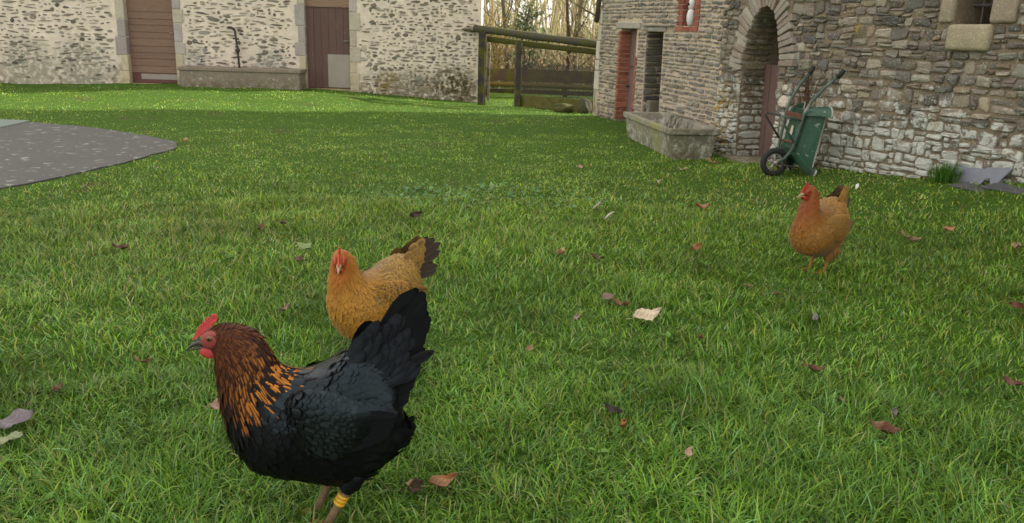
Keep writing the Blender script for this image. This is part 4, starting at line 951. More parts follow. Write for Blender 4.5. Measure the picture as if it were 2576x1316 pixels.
    quads = np.concatenate([base + np.array([[2 * k, 2 * k + 1, 2 * k + 3, 2 * k + 2]]) for k in range(segs - 1)], 1).reshape(-1) if segs > 1 else np.zeros(0, int)
    tris = (base + np.array([[2 * segs - 2, 2 * segs - 1, 2 * segs]])).reshape(-1)
    me = bpy.data.meshes.new(name); nq = len(quads) // 4; ntri = len(tris) // 3
    me.vertices.add(n * nv); me.vertices.foreach_set('co', V.ravel())
    me.loops.add(len(quads) + len(tris)); me.loops.foreach_set('vertex_index', np.concatenate([quads, tris]).astype(np.int32))
    me.polygons.add(nq + ntri)
    me.polygons.foreach_set('loop_start', np.concatenate([np.arange(nq) * 4, nq * 4 + np.arange(ntri) * 3]).astype(np.int32))
    me.polygons.foreach_set('use_smooth', np.ones(nq + ntri, bool))
    me.update(calc_edges=True)
    at = me.attributes.new('Col', 'FLOAT_COLOR', 'POINT'); at.data.foreach_set('color', cv.ravel())
    me.materials.append(mat); o = bpy.data.objects.new(name, me); COL.objects.link(o)
    return o
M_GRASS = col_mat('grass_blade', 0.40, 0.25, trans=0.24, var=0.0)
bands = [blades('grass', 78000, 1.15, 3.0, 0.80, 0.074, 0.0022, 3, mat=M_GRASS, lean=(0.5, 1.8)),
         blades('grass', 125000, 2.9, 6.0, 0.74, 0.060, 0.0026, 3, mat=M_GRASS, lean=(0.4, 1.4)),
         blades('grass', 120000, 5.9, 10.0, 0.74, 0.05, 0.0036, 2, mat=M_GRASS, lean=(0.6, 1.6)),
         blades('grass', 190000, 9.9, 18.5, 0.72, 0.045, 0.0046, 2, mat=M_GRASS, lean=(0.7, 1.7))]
# one lawn: join the bands into a single object of grass
me0 = bands[0].data
bm = bmesh.new()
for o in bands: bm.from_mesh(o.data)
bm.to_mesh(me0); bm.free()
for o in bands[1:]:
    d = o.data; bpy.data.objects.remove(o); bpy.data.meshes.remove(d)
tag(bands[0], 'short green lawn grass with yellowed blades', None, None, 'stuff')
# tall tuft beside the slates
def tuft(px, py, n, h, spread, name, label):
    m_ = MB()
    for i in range(n):
        a = random.random() * 6.28; r_ = spread * random.random() ** 0.7; x, y = px + r_ * math.cos(a), py + r_ * math.sin(a); z = g1(x, y) - 0.01
        b_ = a + random.gauss(0, 0.6); L_ = h * random.uniform(0.5, 1.2); w = 0.003; ln_ = random.uniform(0.1, 0.5)
        sx, sy = -math.sin(b_) * w, math.cos(b_) * w; dx, dy = math.cos(b_), math.sin(b_)
        P_ = [(x, y, z), (x + dx * L_ * ln_ * .35, y + dy * L_ * ln_ * .35, z + L_ * .6), (x + dx * L_ * ln_, y + dy * L_ * ln_, z + L_ * (1 - ln_ * .3))]
        m_.add([(P_[0][0] - sx, P_[0][1] - sy, P_[0][2]), (P_[0][0] + sx, P_[0][1] + sy, P_[0][2]), (P_[1][0] + sx, P_[1][1] + sy, P_[1][2]), (P_[1][0] - sx, P_[1][1] - sy, P_[1][2]), P_[2]], [(0, 1, 2, 3), (3, 2, 4)], cj(random.choice([(0.07, 0.17, 0.02), (0.10, 0.21, 0.025), (0.05, 0.12, 0.015)]), 0.2))
    r_ = thing(name, (px, py, g1(px, py)), label, 'plant'); tag(m_.obj('leaf_blades', M_GRASS, r_), kind='stuff')
q = FB.p(1.80, 0, 0.16); tuft(q.x, q.y, 260, 0.15, 0.10, 'grass_tuft', 'bushy dark green grass tuft at the wall foot left of the slates')

# round-leaved weeds in the middle of the lawn
cm = MB()
for k in range(340):
    a = random.random() * 6.28; r_ = math.sqrt(random.random()); x = -0.27 + 0.85 * r_ * math.cos(a) + 0.1 * random.gauss(0, 1); y = 5.98 + 0.42 * r_ * math.sin(a) + random.gauss(0, 0.06)
    z = g1(x, y) + random.uniform(0.012, 0.04); s = random.uniform(0.006, 0.019); n = Vector((random.gauss(0, 0.35), random.gauss(-0.15, 0.35), 1)).normalized(); u_ = n.orthogonal().normalized(); v_ = n.cross(u_); ph = random.random() * 6.28
    V = [Vector((x, y, z - 0.003))] + [Vector((x, y, z)) + (u_ * math.cos(q) + v_ * math.sin(q)) * s * (1 if i % 2 else 0.82) for i, q in enumerate([ph + j * 0.785 for j in range(8)])]
    cm.add(V, [(0, 1 + j, 1 + (j + 1) % 8) for j in range(8)], cj(random.choice([(0.105, 0.225, 0.075), (0.085, 0.18, 0.06), (0.14, 0.26, 0.105)]), 0.2))
tag(cm.obj('ground_ivy', col_mat('weed_leaf', 0.55, 0.3, trans=0.25, var=0.1)), 'patch of small round bluish green weed leaves in the lawn', None, None, 'stuff')

# broad-leaved lawn weeds: low rosettes of plantain and dandelion leaves among the blades
wm_ = MB()
for k in range(110):
    th = random.uniform(-0.7, 0.7); r_ = math.sqrt(random.uniform(1.4 ** 2, 7.5 ** 2)); x, y = r_ * math.sin(th), r_ * math.cos(th)
    if in_poly(np.array(x), np.array(y), PAVE): continue
    if (x - OA.x) * NA.x + (y - OA.y) * NA.y < 0.1 or (x - OB.x) * NB.x + (y - OB.y) * NB.y < 0.1: continue
    z = g1(x, y); c_ = random.choice([(0.10, 0.24, 0.03), (0.13, 0.27, 0.04), (0.085, 0.19, 0.025)])
    for j in range(random.randint(2, 6)):
        a = random.random() * 6.28; L_ = random.uniform(0.018, 0.042); w = L_ * random.uniform(0.18, 0.3); el = random.uniform(0.35, 1.0); d = Vector((math.cos(a), math.sin(a), 0)); sd_ = Vector((-math.sin(a), math.cos(a), 0)); V = []
        for i in range(5):
            u = i / 4; p = Vector((x, y, z + 0.01)) + d * (u * L_ * math.cos(el * (1 - u * 0.7))) + Vector((0, 0, L_ * math.sin(el) * (u - 0.45 * u * u) * 1.2 + 0.008)); ww = w * math.sin(math.pi * (0.08 + 0.9 * u)) ** 0.8
            V += [p - sd_ * ww + Vector((0, 0, ww * 0.3)), p, p + sd_ * ww + Vector((0, 0, ww * 0.3))]
        wm_.add(V, [(i * 3 + q, i * 3 + q + 1, i * 3 + q + 4, i * 3 + q + 3) for i in range(4) for q in range(2)], cj(c_, 0.25))
tag(wm_.obj('lawn_weeds', bpy.data.materials['weed_leaf']), 'scattered broad-leaved weeds growing among the lawn grass', None, None, 'stuff')

# ------------------------------------------------------------------ fallen leaves and feathers
M_DRY = col_mat('dry_leaf', 0.65, 0.3, trans=0.15, var=0.3, scale=120)
def dead_leaf(x, y, size, col, label, cat='leaf', name='dead_leaf', curl=1.15, up=0.035, yaw=None, tilt=None, back=None, asp=0.62, n=10):
    size *= 1.06; z = g1(x, y) + up; r_ = thing(name, (x, y, z - up), label, cat, None)
    yaw = random.random() * 6.28 if yaw is None else yaw; tilt = random.uniform(-0.5, 0.5) if tilt is None else tilt
    M3 = Matrix.Rotation(yaw, 3, 'Z') @ Matrix.Rotation(tilt, 3, 'X') @ Matrix.Rotation(random.uniform(-0.3, 0.3), 3, 'Y')
    nu, nv_ = n, 7; V = []; C = []; ph = random.random() * 6
    for i in range(nu + 1):
        u = i / nu; wd = asp * size * (math.sin(math.pi * min(1, u * 0.97 + 0.02)) ** 0.75) * (1 - 0.25 * u)
        for j in range(nv_):
            v_ = (j / (nv_ - 1) - 0.5); jag = 1 + (0.16 * math.sin(u * 31 + ph) if j in (0, nv_ - 1) else 0)
            X_ = (u - 0.5) * size; ang = v_ * 2 * curl; Y_ = wd * 0.5 * math.sin(ang) / max(curl, 0.1) * jag
            Z_ = wd * 0.5 * (1 - math.cos(ang)) / max(curl, 0.1) + 0.26 * size * (u - 0.5) ** 2 * 4 * (0.4 + curl * 0.5) + 0.09 * size * math.sin(u * 8 + ph + v_ * 6) - 0.02 * size * (abs(v_) < 0.1)
            V.append(Vector((x, y, z)) + M3 @ Vector((X_, Y_, Z_)))
            k = 1 + 0.25 * math.sin(v_ * 14 + u * 18 + ph); C.append(tuple(min(1, q * k) for q in (col if (v_ * 3 + math.sin(u * 7 + ph)) < 0.9 or back is None else back)))
    F_ = [(i * nv_ + j, i * nv_ + j + 1, (i + 1) * nv_ + j + 1, (i + 1) * nv_ + j) for i in range(nu) for j in range(nv_ - 1)]
    o = MB().add(V, F_, C).obj('blade', M_DRY, r_, True); md = o.modifiers.new('thick', 'SOLIDIFY'); md.thickness = 0.0006
    st_ = MB(); tube(st_, [Vector((x, y, z)) + M3 @ Vector((-0.5 * size, 0, 0.03 * size)), Vector((x, y, z)) + M3 @ Vector((-0.72 * size, 0.05 * size, 0.05 * size))], 0.0011, 4, col); st_.obj('stalk', M_DRY, r_)
    return r_
BR, DB, OR_, TAN, GRY, PNK, PALE = (0.17, 0.085, 0.045), (0.07, 0.035, 0.025), (0.30, 0.125, 0.045), (0.34, 0.23, 0.13), (0.20, 0.165, 0.15), (0.38, 0.25, 0.20), (0.60, 0.50, 0.36)
for (x, y, s, c_, lab, kw) in [
    (0.571, 3.383, 0.118, PALE, 'large pale cream dry leaf lying in the middle of the right-hand lawn', dict(curl=0.7, yaw=0.25, tilt=0.55, up=0.05, asp=0.6)),
    (-0.165, 1.995, 0.075, (0.30, 0.165, 0.085), 'curled brown leaf with folded edge beside the feet of the black hen', dict(curl=1.2, yaw=0.5, tilt=0.5, back=OR_, up=0.04)),
    (-0.243, 1.985, 0.070, DB, 'dark brown torn leaf between the curled brown leaf and the black hen', dict(curl=0.9, yaw=0.9, tilt=0.7, back=TAN)),
    (1.157, 2.402, 0.085, (0.13, 0.055, 0.032), 'large glossy dark brown curled leaf on the lawn near the right edge', dict(curl=1.2, yaw=-0.4, tilt=0.4, back=(0.24, 0.14, 0.08), up=0.045)),
    (1.24, 2.534, 0.05, GRY, 'ragged grey-white leaf scrap just behind the large glossy dark leaf', dict(yaw=1.3, tilt=0.8)),
    (1.103, 2.886, 0.075, BR, 'brown leaf curled into a trough, on the lawn below the buff hen', dict(curl=1.5, yaw=-0.6, tilt=0.3, back=DB, asp=0.4)),
    (0.749, 3.155, 0.05, (0.22, 0.11, 0.05), 'upright pointed brown leaf right of and below the large cream leaf', dict(yaw=1.4, tilt=0.2, curl=1.0, asp=0.5)),
    (0.331, 2.456, 0.055, (0.05, 0.035, 0.03), 'blackish curled leaf touching an orange-brown one', dict(yaw=-0.5, tilt=0.5)),
    (0.345, 2.37, 0.05, OR_, 'orange-brown leaf standing on edge below the blackish curled leaf', dict(yaw=1.1, tilt=0.9, up=0.03)),
    (0.512, 2.191, 0.045, (0.52, 0.33, 0.27), 'small pinkish white leaf scrap deep in the near grass', dict(yaw=1.2, tilt=0.7, up=0.04)),
    (0.432, 3.673, 0.075, (0.25, 0.18, 0.14), 'greyish brown flat leaf up and left of the large cream leaf', dict(curl=0.5, yaw=0.5, tilt=0.5)),
    (0.488, 3.567, 0.072, (0.20, 0.10, 0.05), 'ragged reddish brown leaf between the greyish brown leaf and the cream leaf', dict(curl=1.2, yaw=-0.6)),
    (0.271, 3.391, 0.045, (0.36, 0.26, 0.22), 'small pinkish grey leaf left of the large cream leaf', dict(yaw=1.2, tilt=0.8)),
    (0.259, 4.344, 0.075, (0.42, 0.24, 0.12), 'pale orange crumpled leaf alone in the centre of the lawn', dict(curl=1.4, yaw=1.1, back=PALE)),
    (1.029, 4.656, 0.075, OR_, 'orange-brown leaf on the lawn left of the buff hen', dict(curl=0.9, yaw=0.8, tilt=0.7, back=TAN)),
    (1.294, 5.756, 0.095, (0.30, 0.13, 0.06), 'orange-red leaf on the far lawn below the flaring trough', dict(curl=0.7, yaw=0.2, tilt=0.4, back=TAN)),
    (1.232, 3.796, 0.05, (0.14, 0.06, 0.04), 'small dark red-brown leaf below and left of the feet of the buff hen', dict()),
    (1.304, 3.448, 0.06, (0.19, 0.165, 0.16), 'grey-brown ragged leaf below the feet of the buff hen', dict(curl=1.2, tilt=0.7)),
    (2.347, 4.931, 0.11, (0.26, 0.175, 0.10), 'long faded brown leaf on the lawn right of the buff hen', dict(yaw=-0.5, asp=0.4)),
    (2.61, 5.011, 0.07, (0.42, 0.20, 0.11), 'small pale orange leaf right of the long faded brown leaf', dict()),
    (2.80, 4.607, 0.09, TAN, 'tan and grey leaf at the right edge below the slates', dict(back=GRY)),
    (2.31, 3.709, 0.07, (0.13, 0.05, 0.03), 'dark red-brown leaf standing up at the right edge of the lawn', dict(tilt=0.9)),
    (1.77, 2.795, 0.06, (0.16, 0.075, 0.05), 'small brown curled leaf at the right edge nearest the viewer', dict(curl=1.3)),
    (-1.44, 2.285, 0.095, (0.19, 0.16, 0.175), 'large purplish grey leaf at the left edge of the lawn', dict(curl=0.4, yaw=0.4, tilt=0.3, up=0.055, asp=0.8)),
    (-1.415, 2.20, 0.075, (0.27, 0.30, 0.17), 'pale greenish leaf tucked under the purplish grey leaf', dict(curl=0.4, yaw=0.2, tilt=0.2, up=0.04)),
    (-1.274, 2.759, 0.055, (0.24, 0.14, 0.08), 'brown leaf in the grass left of the head of the black hen', dict(yaw=0.6)),
    (-2.028, 4.257, 0.075, (0.12, 0.065, 0.045), 'dark brown leaf on the left lawn far from the hens', dict(curl=1.2)),
    (-0.929, 3.333, 0.055, (0.26, 0.17, 0.13), 'pinkish brown leaf between the black hen comb and the golden hen breast', dict(yaw=1.0)),
    (-0.88, 2.43, 0.075, (0.33, 0.20, 0.16), 'rounded pinkish brown leaf half hidden behind the black hen breast', dict(curl=0.6, yaw=0.3, tilt=0.5, up=0.055, asp=0.8)),
    (-1.083, 4.287, 0.11, (0.24, 0.31, 0.13), 'pale green broad leaf lying left of the golden hen head', dict(curl=0.4, asp=0.7, up=0.05)),
    (-1.06, 4.12, 0.06, (0.15, 0.075, 0.06), 'brown leaf just below the pale green broad leaf', dict(tilt=0.7)),
    (-0.615, 5.19, 0.085, (0.085, 0.045, 0.04), 'dark brown upright leaf just in front of the weed patch', dict(tilt=1.0, yaw=0.8)),
    (-1.451, 4.768, 0.085, (0.17, 0.11, 0.05), 'dull brown leaf on the left lawn behind the pale green leaf', dict()),
    (-1.363, 4.909, 0.06, (0.10, 0.06, 0.05), 'small dark leaf right of the dull brown leaf on the left lawn', dict()),
    (1.787, 7.709, 0.11, (0.36, 0.22, 0.12), 'orange-brown leaf on the grass before the arch step', dict(yaw=0.1, asp=0.4)),
    (1.458, 7.39, 0.08, (0.40, 0.29, 0.17), 'tan leaf on the grass in front of the flaring trough', dict(asp=0.4)),
    (1.173, 6.802, 0.07, (0.42, 0.34, 0.24), 'pale beige leaf left of the tan leaf in front of the trough', dict(tilt=0.9)),
    (0.573, 7.376, 0.07, (0.42, 0.28, 0.18), 'pale orange leaf on the lawn beyond the weed patch', dict()),
    (0.071, 2.976, 0.045, TAN, 'small tan curled leaf right of the black hen tail', dict(curl=1.4, yaw=1.0)),
    (1.135, 3.922, 0.04, (0.28, 0.19, 0.12), 'tiny light brown leaf below and left of the buff hen', dict()),
    (-3.20, 8.25, 0.08, (0.50, 0.32, 0.17), 'cream-orange leaf at the rounded tip of the grey tarmac', dict(tilt=0.8)),
    (-1.462, 2.546, 0.05, (0.14, 0.08, 0.05), 'small brown leaf buried in the grass above the purplish grey leaf', dict(up=0.02)),
    (0.441, 4.287, 0.07, (0.11, 0.06, 0.045), 'dark brown leaf right of the pale orange crumpled leaf', dict(yaw=-0.5)),
    (1.114, 2.62, 0.035, (0.28, 0.19, 0.14), 'tiny pinkish brown leaf left of the ragged grey-white scrap', dict())]:
    dead_leaf(x, y, s, c_, lab, **kw)
def dropped_feather(x, y, L_, w, yaw, tip, base, label):
    z = g1(x, y) + 0.04; r_ = thing('dropped_feather', (x, y, z - 0.04), label, 'feather'); M3 = Matrix.Rotation(yaw, 3, 'Z') @ Matrix.Rotation(-0.35, 3, 'Y'); V = []; C = []
    for i in range(9):
        u = i / 8; ww = w * math.sin(math.pi * min(0.98, 0.1 + u * 0.86)) ** 0.6
        for v_ in (-1, 0, 1): V.append(Vector((x, y, z)) + M3 @ Vector(((u - 0.3) * L_, v_ * ww, -0.004 * abs(v_) + 0.02 * math.sin(u * 2)))); C.append(tip if u > 0.5 else base)
    MB().add(V, [(i * 3 + j, i * 3 + j + 1, i * 3 + j + 4, i * 3 + j + 3) for i in range(8) for j in range(2)], C).obj('vane', M_DRY, r_, True)
    sh = MB(); tube(sh, [Vector((x, y, z)) + M3 @ Vector((-0.42 * L_, 0, -0.01)), Vector((x, y, z + 0.001)) + M3 @ Vector((0.6 * L_, 0, 0.012))], 0.0015, 4, (0.6, 0.55, 0.45)); sh.obj('quill', M_DRY, r_)
dropped_feather(0.56, 5.66, 0.13, 0.011, 0.5, (0.06, 0.045, 0.035), (0.30, 0.26, 0.22), 'long fallen feather, grey at the base and dark at the tip')
dropped_feather(0.598, 5.30, 0.07, 0.012, 0.2, (0.45, 0.41, 0.36), (0.46, 0.43, 0.38), 'short white fallen feather just in front of the dark-tipped one')
dropped_feather(2.47, 6.10, 0.045, 0.011, 0.9, (0.65, 0.63, 0.6), (0.65, 0.63, 0.6), 'tiny white fluff feather behind the tail of the buff hen')

# ------------------------------------------------------------------ hens
M_FEATH = col_mat('plumage', 0.55, 0.25, var=0.15, scale=140, sheen=0.15)
M_BLACK = col_mat('black_plumage', 0.50, 0.13, var=0.2, scale=120, tint=(0.72, 0.88, 1.0))
M_SHEEN = col_mat('glossy_black_plumage', 0.33, 0.30, var=0.3, scale=160, tint=(0.62, 0.85, 1.0))
M_SKIN = col_mat('red_skin', 0.5, 0.35, var=0.22, scale=160, bmp=0.35)
M_HORN = col_mat('horn', 0.4, 0.45, var=0.2, scale=90, bmp=0.15)
M_SCALE = col_mat('scaly_leg', 0.75, 0.25, var=0.6, scale=55, bmp=0.6)
M_EYE = col_mat('eye', 0.08, 0.6, var=0.0)
# outline pairs (back line x, z  |  breast line x, z) of a standing hen facing -x, then its half width
STN = [(-0.7255, 0.4824, -0.7239, 0.4522, 0.011), (-0.7045, 0.5084, -0.7028, 0.4433, 0.021), (-0.6700, 0.5208, -0.6985, 0.4255, 0.028), (-0.6343, 0.5182, -0.6987, 0.4011, 0.034),
       (-0.5992, 0.5041, -0.6973, 0.3718, 0.041), (-0.5716, 0.4682, -0.6940, 0.3372, 0.049), (-0.5521, 0.4302, -0.6901, 0.3024, 0.058), (-0.5199, 0.4074, -0.6813, 0.2574, 0.072),
       (-0.4813, 0.4047, -0.6614, 0.1993, 0.090), (-0.4445, 0.4176, -0.6266, 0.1486, 0.103), (-0.4076, 0.4397, -0.5713, 0.1243, 0.110), (-0.3710, 0.4553, -0.5010, 0.1109, 0.108),
       (-0.3348, 0.4565, -0.4258, 0.0949, 0.100), (-0.2944, 0.4263, -0.3688, 0.1021, 0.085), (-0.2675, 0.3733, -0.3114, 0.1487, 0.066), (-0.2564, 0.3191, -0.2688, 0.1916, 0.042), (-0.2506, 0.2791, -0.2536, 0.2332, 0.018)]
WNG = [(-0.5388, 0.3348, -0.5401, 0.3048, 0.010), (-0.5007, 0.3732, -0.5209, 0.2651, 0.020), (-0.4546, 0.3845, -0.4780, 0.2310, 0.026), (-0.4090, 0.3811, -0.4178, 0.2176, 0.028),
       (-0.3637, 0.3653, -0.3755, 0.2343, 0.026), (-0.3182, 0.3470, -0.3286, 0.2639, 0.020), (-0.2702, 0.3186, -0.2750, 0.2959, 0.008)]
COMB = [(-0.7467, 0.4729), (-0.7439, 0.4821), (-0.7353, 0.4967), (-0.7287, 0.5098), (-0.7223, 0.5153), (-0.7199, 0.5124), (-0.7202, 0.5237), (-0.7124, 0.5194), (-0.7130, 0.5323), (-0.7050, 0.5248), (-0.7065, 0.5347), (-0.6990, 0.5282), (-0.6999, 0.5378), (-0.6918, 0.5408), (-0.6845, 0.5372), (-0.6835, 0.5305), (-0.6865, 0.5225), (-0.7013, 0.5084), (-0.7219, 0.4885)]
X0 = 0.425
def catmull(P_, t):
    P_ = np.asarray(P_, float); n = len(P_); t = np.clip(t, 0, n - 1 - 1e-6); i = np.floor(t).astype(int); f = (t - i)[..., None]
    g = lambda k: P_[np.clip(k, 0, n - 1)]
    p0, p1, p2, p3 = g(i - 1), g(i), g(i + 1), g(i + 2)
    return 0.5 * (2 * p1 + (p2 - p0) * f + (2 * p0 - 5 * p1 + 4 * p2 - p3) * f ** 2 + (3 * p1 - p0 - 3 * p2 + p3) * f ** 3)

class Hen:
    def __init__(s, name, label, x, y, yaw, scale, head_yaw, mat, pal, wide=1.0, upright=0.0, head_off=(0, 0), sit=0.0):
        z = g1(x, y); s.shine = None; s.root = thing(name, (x, y, z + sit), label, 'hen', 'hens on the lawn', yaw)
        s.k = scale; s.hy = head_yaw; s.mat = mat; s.pal = pal
        S = np.array(STN); S[:, 0] += X0; S[:, 2] += X0; S[:, 4] *= wide
        w = np.clip((8 - np.arange(len(S))) / 6, 0, 1) ** 1.2
        S[:, 0] += upright * w; S[:, 2] += upright * w; S[:, 1] += head_off[1] * w; S[:, 3] += head_off[1] * w
        hf_ = np.hypot(S[:, 0] - S[:, 2], S[:, 1] - S[:, 3]) / 2; k_ = np.minimum(0.006 / hf_, 0.3)[:, None] / 2; A_, B_ = S[:, 0:2].copy(), S[:, 2:4].copy(); S[:, 0:2] += (B_ - A_) * k_; S[:, 2:4] += (A_ - B_) * k_; S[:, 4] -= np.minimum(0.004, S[:, 4] * .2)
        s.S = S; s.up = upright; s.ho = head_off[1]
        s.pivot = (S[4, 0] + S[4, 2]) / 2
    def bend(s, P_, t):
        """turn the head about the neck: full at the beak, none at the shoulders"""
        P_ = np.asarray(P_, float); a = s.hy * sm((7.5 - np.asarray(t, float)) / 6.0)
        x, y = P_[..., 0] - s.pivot, P_[..., 1]
        return np.stack([s.pivot + x * np.cos(a) - y * np.sin(a), x * np.sin(a) + y * np.cos(a), P_[..., 2]], -1) * s.k
    def surf(s, t, th, S=None, off=0.0, yoff=None, turn=True, ex=2.15):
        S = s.S if S is None else S; q = catmull(S, t)
        mid = np.stack([(q[..., 0] + q[..., 2]) / 2, (q[..., 1] + q[..., 3]) / 2], -1); hf = np.stack([(q[..., 0] - q[..., 2]) / 2, (q[..., 1] - q[..., 3]) / 2], -1)
        c, sn = np.cos(th), np.sin(th); r_ = (np.abs(c) ** ex + np.abs(sn) ** ex) ** (-1 / ex); c = c * r_; sn = sn * r_
        x = mid[..., 0] + hf[..., 0] * c; z = mid[..., 1] + hf[..., 1] * c; y = (q[..., 4]) * sn
        if yoff is not None: y = y + yoff
        P_ = np.stack([x, y, z], -1)
        return s.bend(P_, t) if turn else P_ * s.k
    def head_pt(s, x, y, z): return s.bend(np.array([x + X0 + s.up, y, z + s.ho]), 0.5)
    def body(s, colf, name='body'):
        nt_, nr = 76, 30; t = np.linspace(0, len(s.S) - 1.001, nt_); th = np.linspace(0, 2 * np.pi, nr, endpoint=False)
        T, Th = np.meshgrid(t, th, indexing='ij'); P_ = s.surf(T, Th) if True else 0
        q = catmull(s.S, T)
        V = P_.reshape(-1, 3); C = [colf(tt, hh) for tt, hh in zip(T.ravel(), Th.ravel())]
        F_ = [(i * nr + j, i * nr + (j + 1) % nr, (i + 1) * nr + (j + 1) % nr, (i + 1) * nr + j) for i in range(nt_ - 1) for j in range(nr)] + [tuple(range(nr))[::-1], tuple((nt_ - 1) * nr + j for j in range(nr))]
        return MB().add(V.tolist(), F_, C).obj(name, s.mat, s.root, True, local=True)
    def feather(s, mb, p, d, n, L_, w, cc, ce, lift=0.12, curl=0.0, tipc=None, cup=0.35):
        """one contour feather: base p, running along d, facing n; centre colour, edge colour"""
        d = d / (np.linalg.norm(d) + 1e-9); n = n - d * n.dot(d); n /= np.linalg.norm(n) + 1e-9; sd_ = np.cross(d, n)
        V = []; C = []; prof = ((0.0, 0.55), (0.35, 0.95), (0.7, 1.0), (0.92, 0.62))
        for (u, ww) in prof:
            h = 0.0006 * s.k + L_ * ((lift + 0.012) * u + curl * u * u); c0 = p + d * (u * L_) + n * h
            for v_ in (-1, 0, 1):
                V.append(c0 + sd_ * (v_ * ww * w * 0.5) - n * (abs(v_) * ww * w * cup * 0.22))
                C.append(ce if (v_ != 0 and u > 0.2) or (u > 0.9) else cc)
        V.append(p + d * L_ + n * (0.0006 * s.k + L_ * (lift + 0.008 + curl))); C.append(tipc or ce)
        F_ = [(i * 3 + j, i * 3 + j + 1, i * 3 + j + 4, i * 3 + j + 3) for i in range(3) for j in range(2)] + [(9, 10, 12), (10, 11, 12)]
        mb.add([tuple(v_) for v_ in V], F_, C)
    def coat(s, name, t0, t1, spec, S=None, mat=None, th0=0.0, th1=2 * math.pi, yoff=0.0, turn=True, dirf=None):
        """rows of overlapping feathers over part of the body; spec(t, th) -> None or (length, width, centre, edge, lift)"""
        mb = MB(); t = t0; e = 0.02; k = 0
        while t < t1:
            ths = np.linspace(th0, th1, 64); ring = s.surf(np.full(64, t), ths, S, yoff=yoff, turn=turn); seg = np.linalg.norm(np.diff(ring, axis=0), axis=1); cum = np.concatenate([[0], np.cumsum(seg)])
            sp0 = spec(t, (th0 + th1) / 2) or spec(t, th0 + 0.3) or (0.03, 0.015, None, None, 0)
            nf = max(4, int(cum[-1] / (sp0[1] * s.k * 0.56)))
            for j in range(nf):
                a = (j + 0.5 * (k % 2) + random.uniform(-0.2, 0.2)) / nf * cum[-1]; th = float(np.interp(a, cum, ths)); tj = t + random.uniform(-0.06, 0.06)
                sp = spec(tj, th)
                if sp is None or sp[2] is None: continue
                L_, w, cc, ce, lift = sp
                tt = np.array([tj, tj + e, tj]); hh = np.array([th, th, th + e]); Q = s.surf(tt, hh, S, yoff=yoff, turn=turn)
                d = Q[1] - Q[0]; g_ = Q[2] - Q[0]; n = np.cross(d, g_); n /= np.linalg.norm(n) + 1e-9
                if np.dot(n, Q[0] - s.axis(tj, S, yoff, turn)) < 0: n = -n
                d = d / (np.linalg.norm(d) + 1e-9)
                if dirf is not None: d = dirf(d, tj, th)
                d = d + np.array([random.gauss(0, 0.07) for _ in range(3)])
                s.feather(mb, Q[0], d, n, L_ * s.k * random.uniform(0.85, 1.15), w * s.k * random.uniform(0.85, 1.15), cj(cc, 0.16), cj(ce, 0.16), lift)
            top, bot = s.surf(np.array([t, t + 0.05]), np.array([0.6, 0.6]), S, yoff=yoff, turn=turn); step = np.linalg.norm(bot - top) / 0.05
            mid_ = s.surf(np.array([t, t + 0.05]), np.array([1.6, 1.6]), S, yoff=yoff, turn=turn); step = max(step, np.linalg.norm(mid_[1] - mid_[0]) / 0.05)
            t += max(0.05, sp0[0] * s.k * 0.36 / max(step, 1e-4)); k += 1
        if not mb.v: return None
        o = mb.obj(name, mat or s.mat, s.root, True, local=True); return tag(o, kind='stuff')
    def axis(s, t, S=None, yoff=0.0, turn=True):
        S_ = s.S if S is None else S; q = catmull(S_, np.array([t]))[0]; P_ = np.array([(q[0] + q[2]) / 2, yoff if S is None else yoff * 0.7, (q[1] + q[3]) / 2])
        return s.bend(P_, t) if turn else P_ * s.k
    def wing(s, side, colf, spec, drop=0.0, out=0.0):
        Wn = np.array(WNG); Wn[:, 0] += X0; Wn[:, 2] += X0; Wn[:, 1] -= drop; Wn[:, 3] -= drop
        bw = np.interp(np.arange(7), [0, 1.5, 3, 4.5, 6], [0.072, 0.098, 0.105, 0.092, 0.060]) * (s.S[10, 4] / 0.110)
        def yo(t): return side * (np.interp(t, np.arange(7), bw) - 0.008 + out)
        nt_, nr = 26, 18; t = np.linspace(0, 5.999, nt_); th = np.linspace(0, 2 * np.pi, nr, endpoint=False); T, Th = np.meshgrid(t, th, indexing='ij')
        P_ = s.surf(T, Th, Wn, yoff=yo(T), turn=False)
        F_ = [(i * nr + j, i * nr + (j + 1) % nr, (i + 1) * nr + (j + 1) % nr, (i + 1) * nr + j) for i in range(nt_ - 1) for j in range(nr)]
        C = [colf(a, b_) for a, b_ in zip(T.ravel(), Th.ravel())]
        wg = MB().add(P_.reshape(-1, 3).tolist(), F_, C).obj('wing', s.mat, s.root, True, local=True)
        mb = MB(); t_ = 0.1; k = 0
        while t_ < 5.7:
            L0 = spec(t_)[0]; nf = max(3, int(np.interp(t_, [0, 1, 3, 5, 6], [0.03, 0.11, 0.16, 0.09, 0.02]) / (spec(t_)[1] * 0.6)))
            for j in range(nf):
                f = (j + 0.5 * (k % 2)) / nf; th = 0.25 + f * 2.75; th = th if side > 0 else -th
                tt = np.array([t_, t_ + .03, t_]) + random.uniform(-.16, .16); hh = np.array([th, th, th + 0.03]); Q = s.surf(tt, hh, Wn, yoff=yo(tt), turn=False)
                d = Q[1] - Q[0]; n = np.cross(d, Q[2] - Q[0]); n /= np.linalg.norm(n) + 1e-9
                if n[1] * side < 0: n = -n
                L_, w, cc, ce, lift = spec(t_)
                s.feather(mb, Q[0], d + np.array([0, 0, 0.0]), n, L_ * s.k * random.uniform(.9, 1.1), w * s.k, cj(cc, .18), cj(ce, .15), lift)
            t_ += max(0.12, L0 * 0.33 / 0.046); k += 1
        tag(mb.obj('wing_coverts', s.shine or s.mat, wg, True, local=True), kind='stuff')
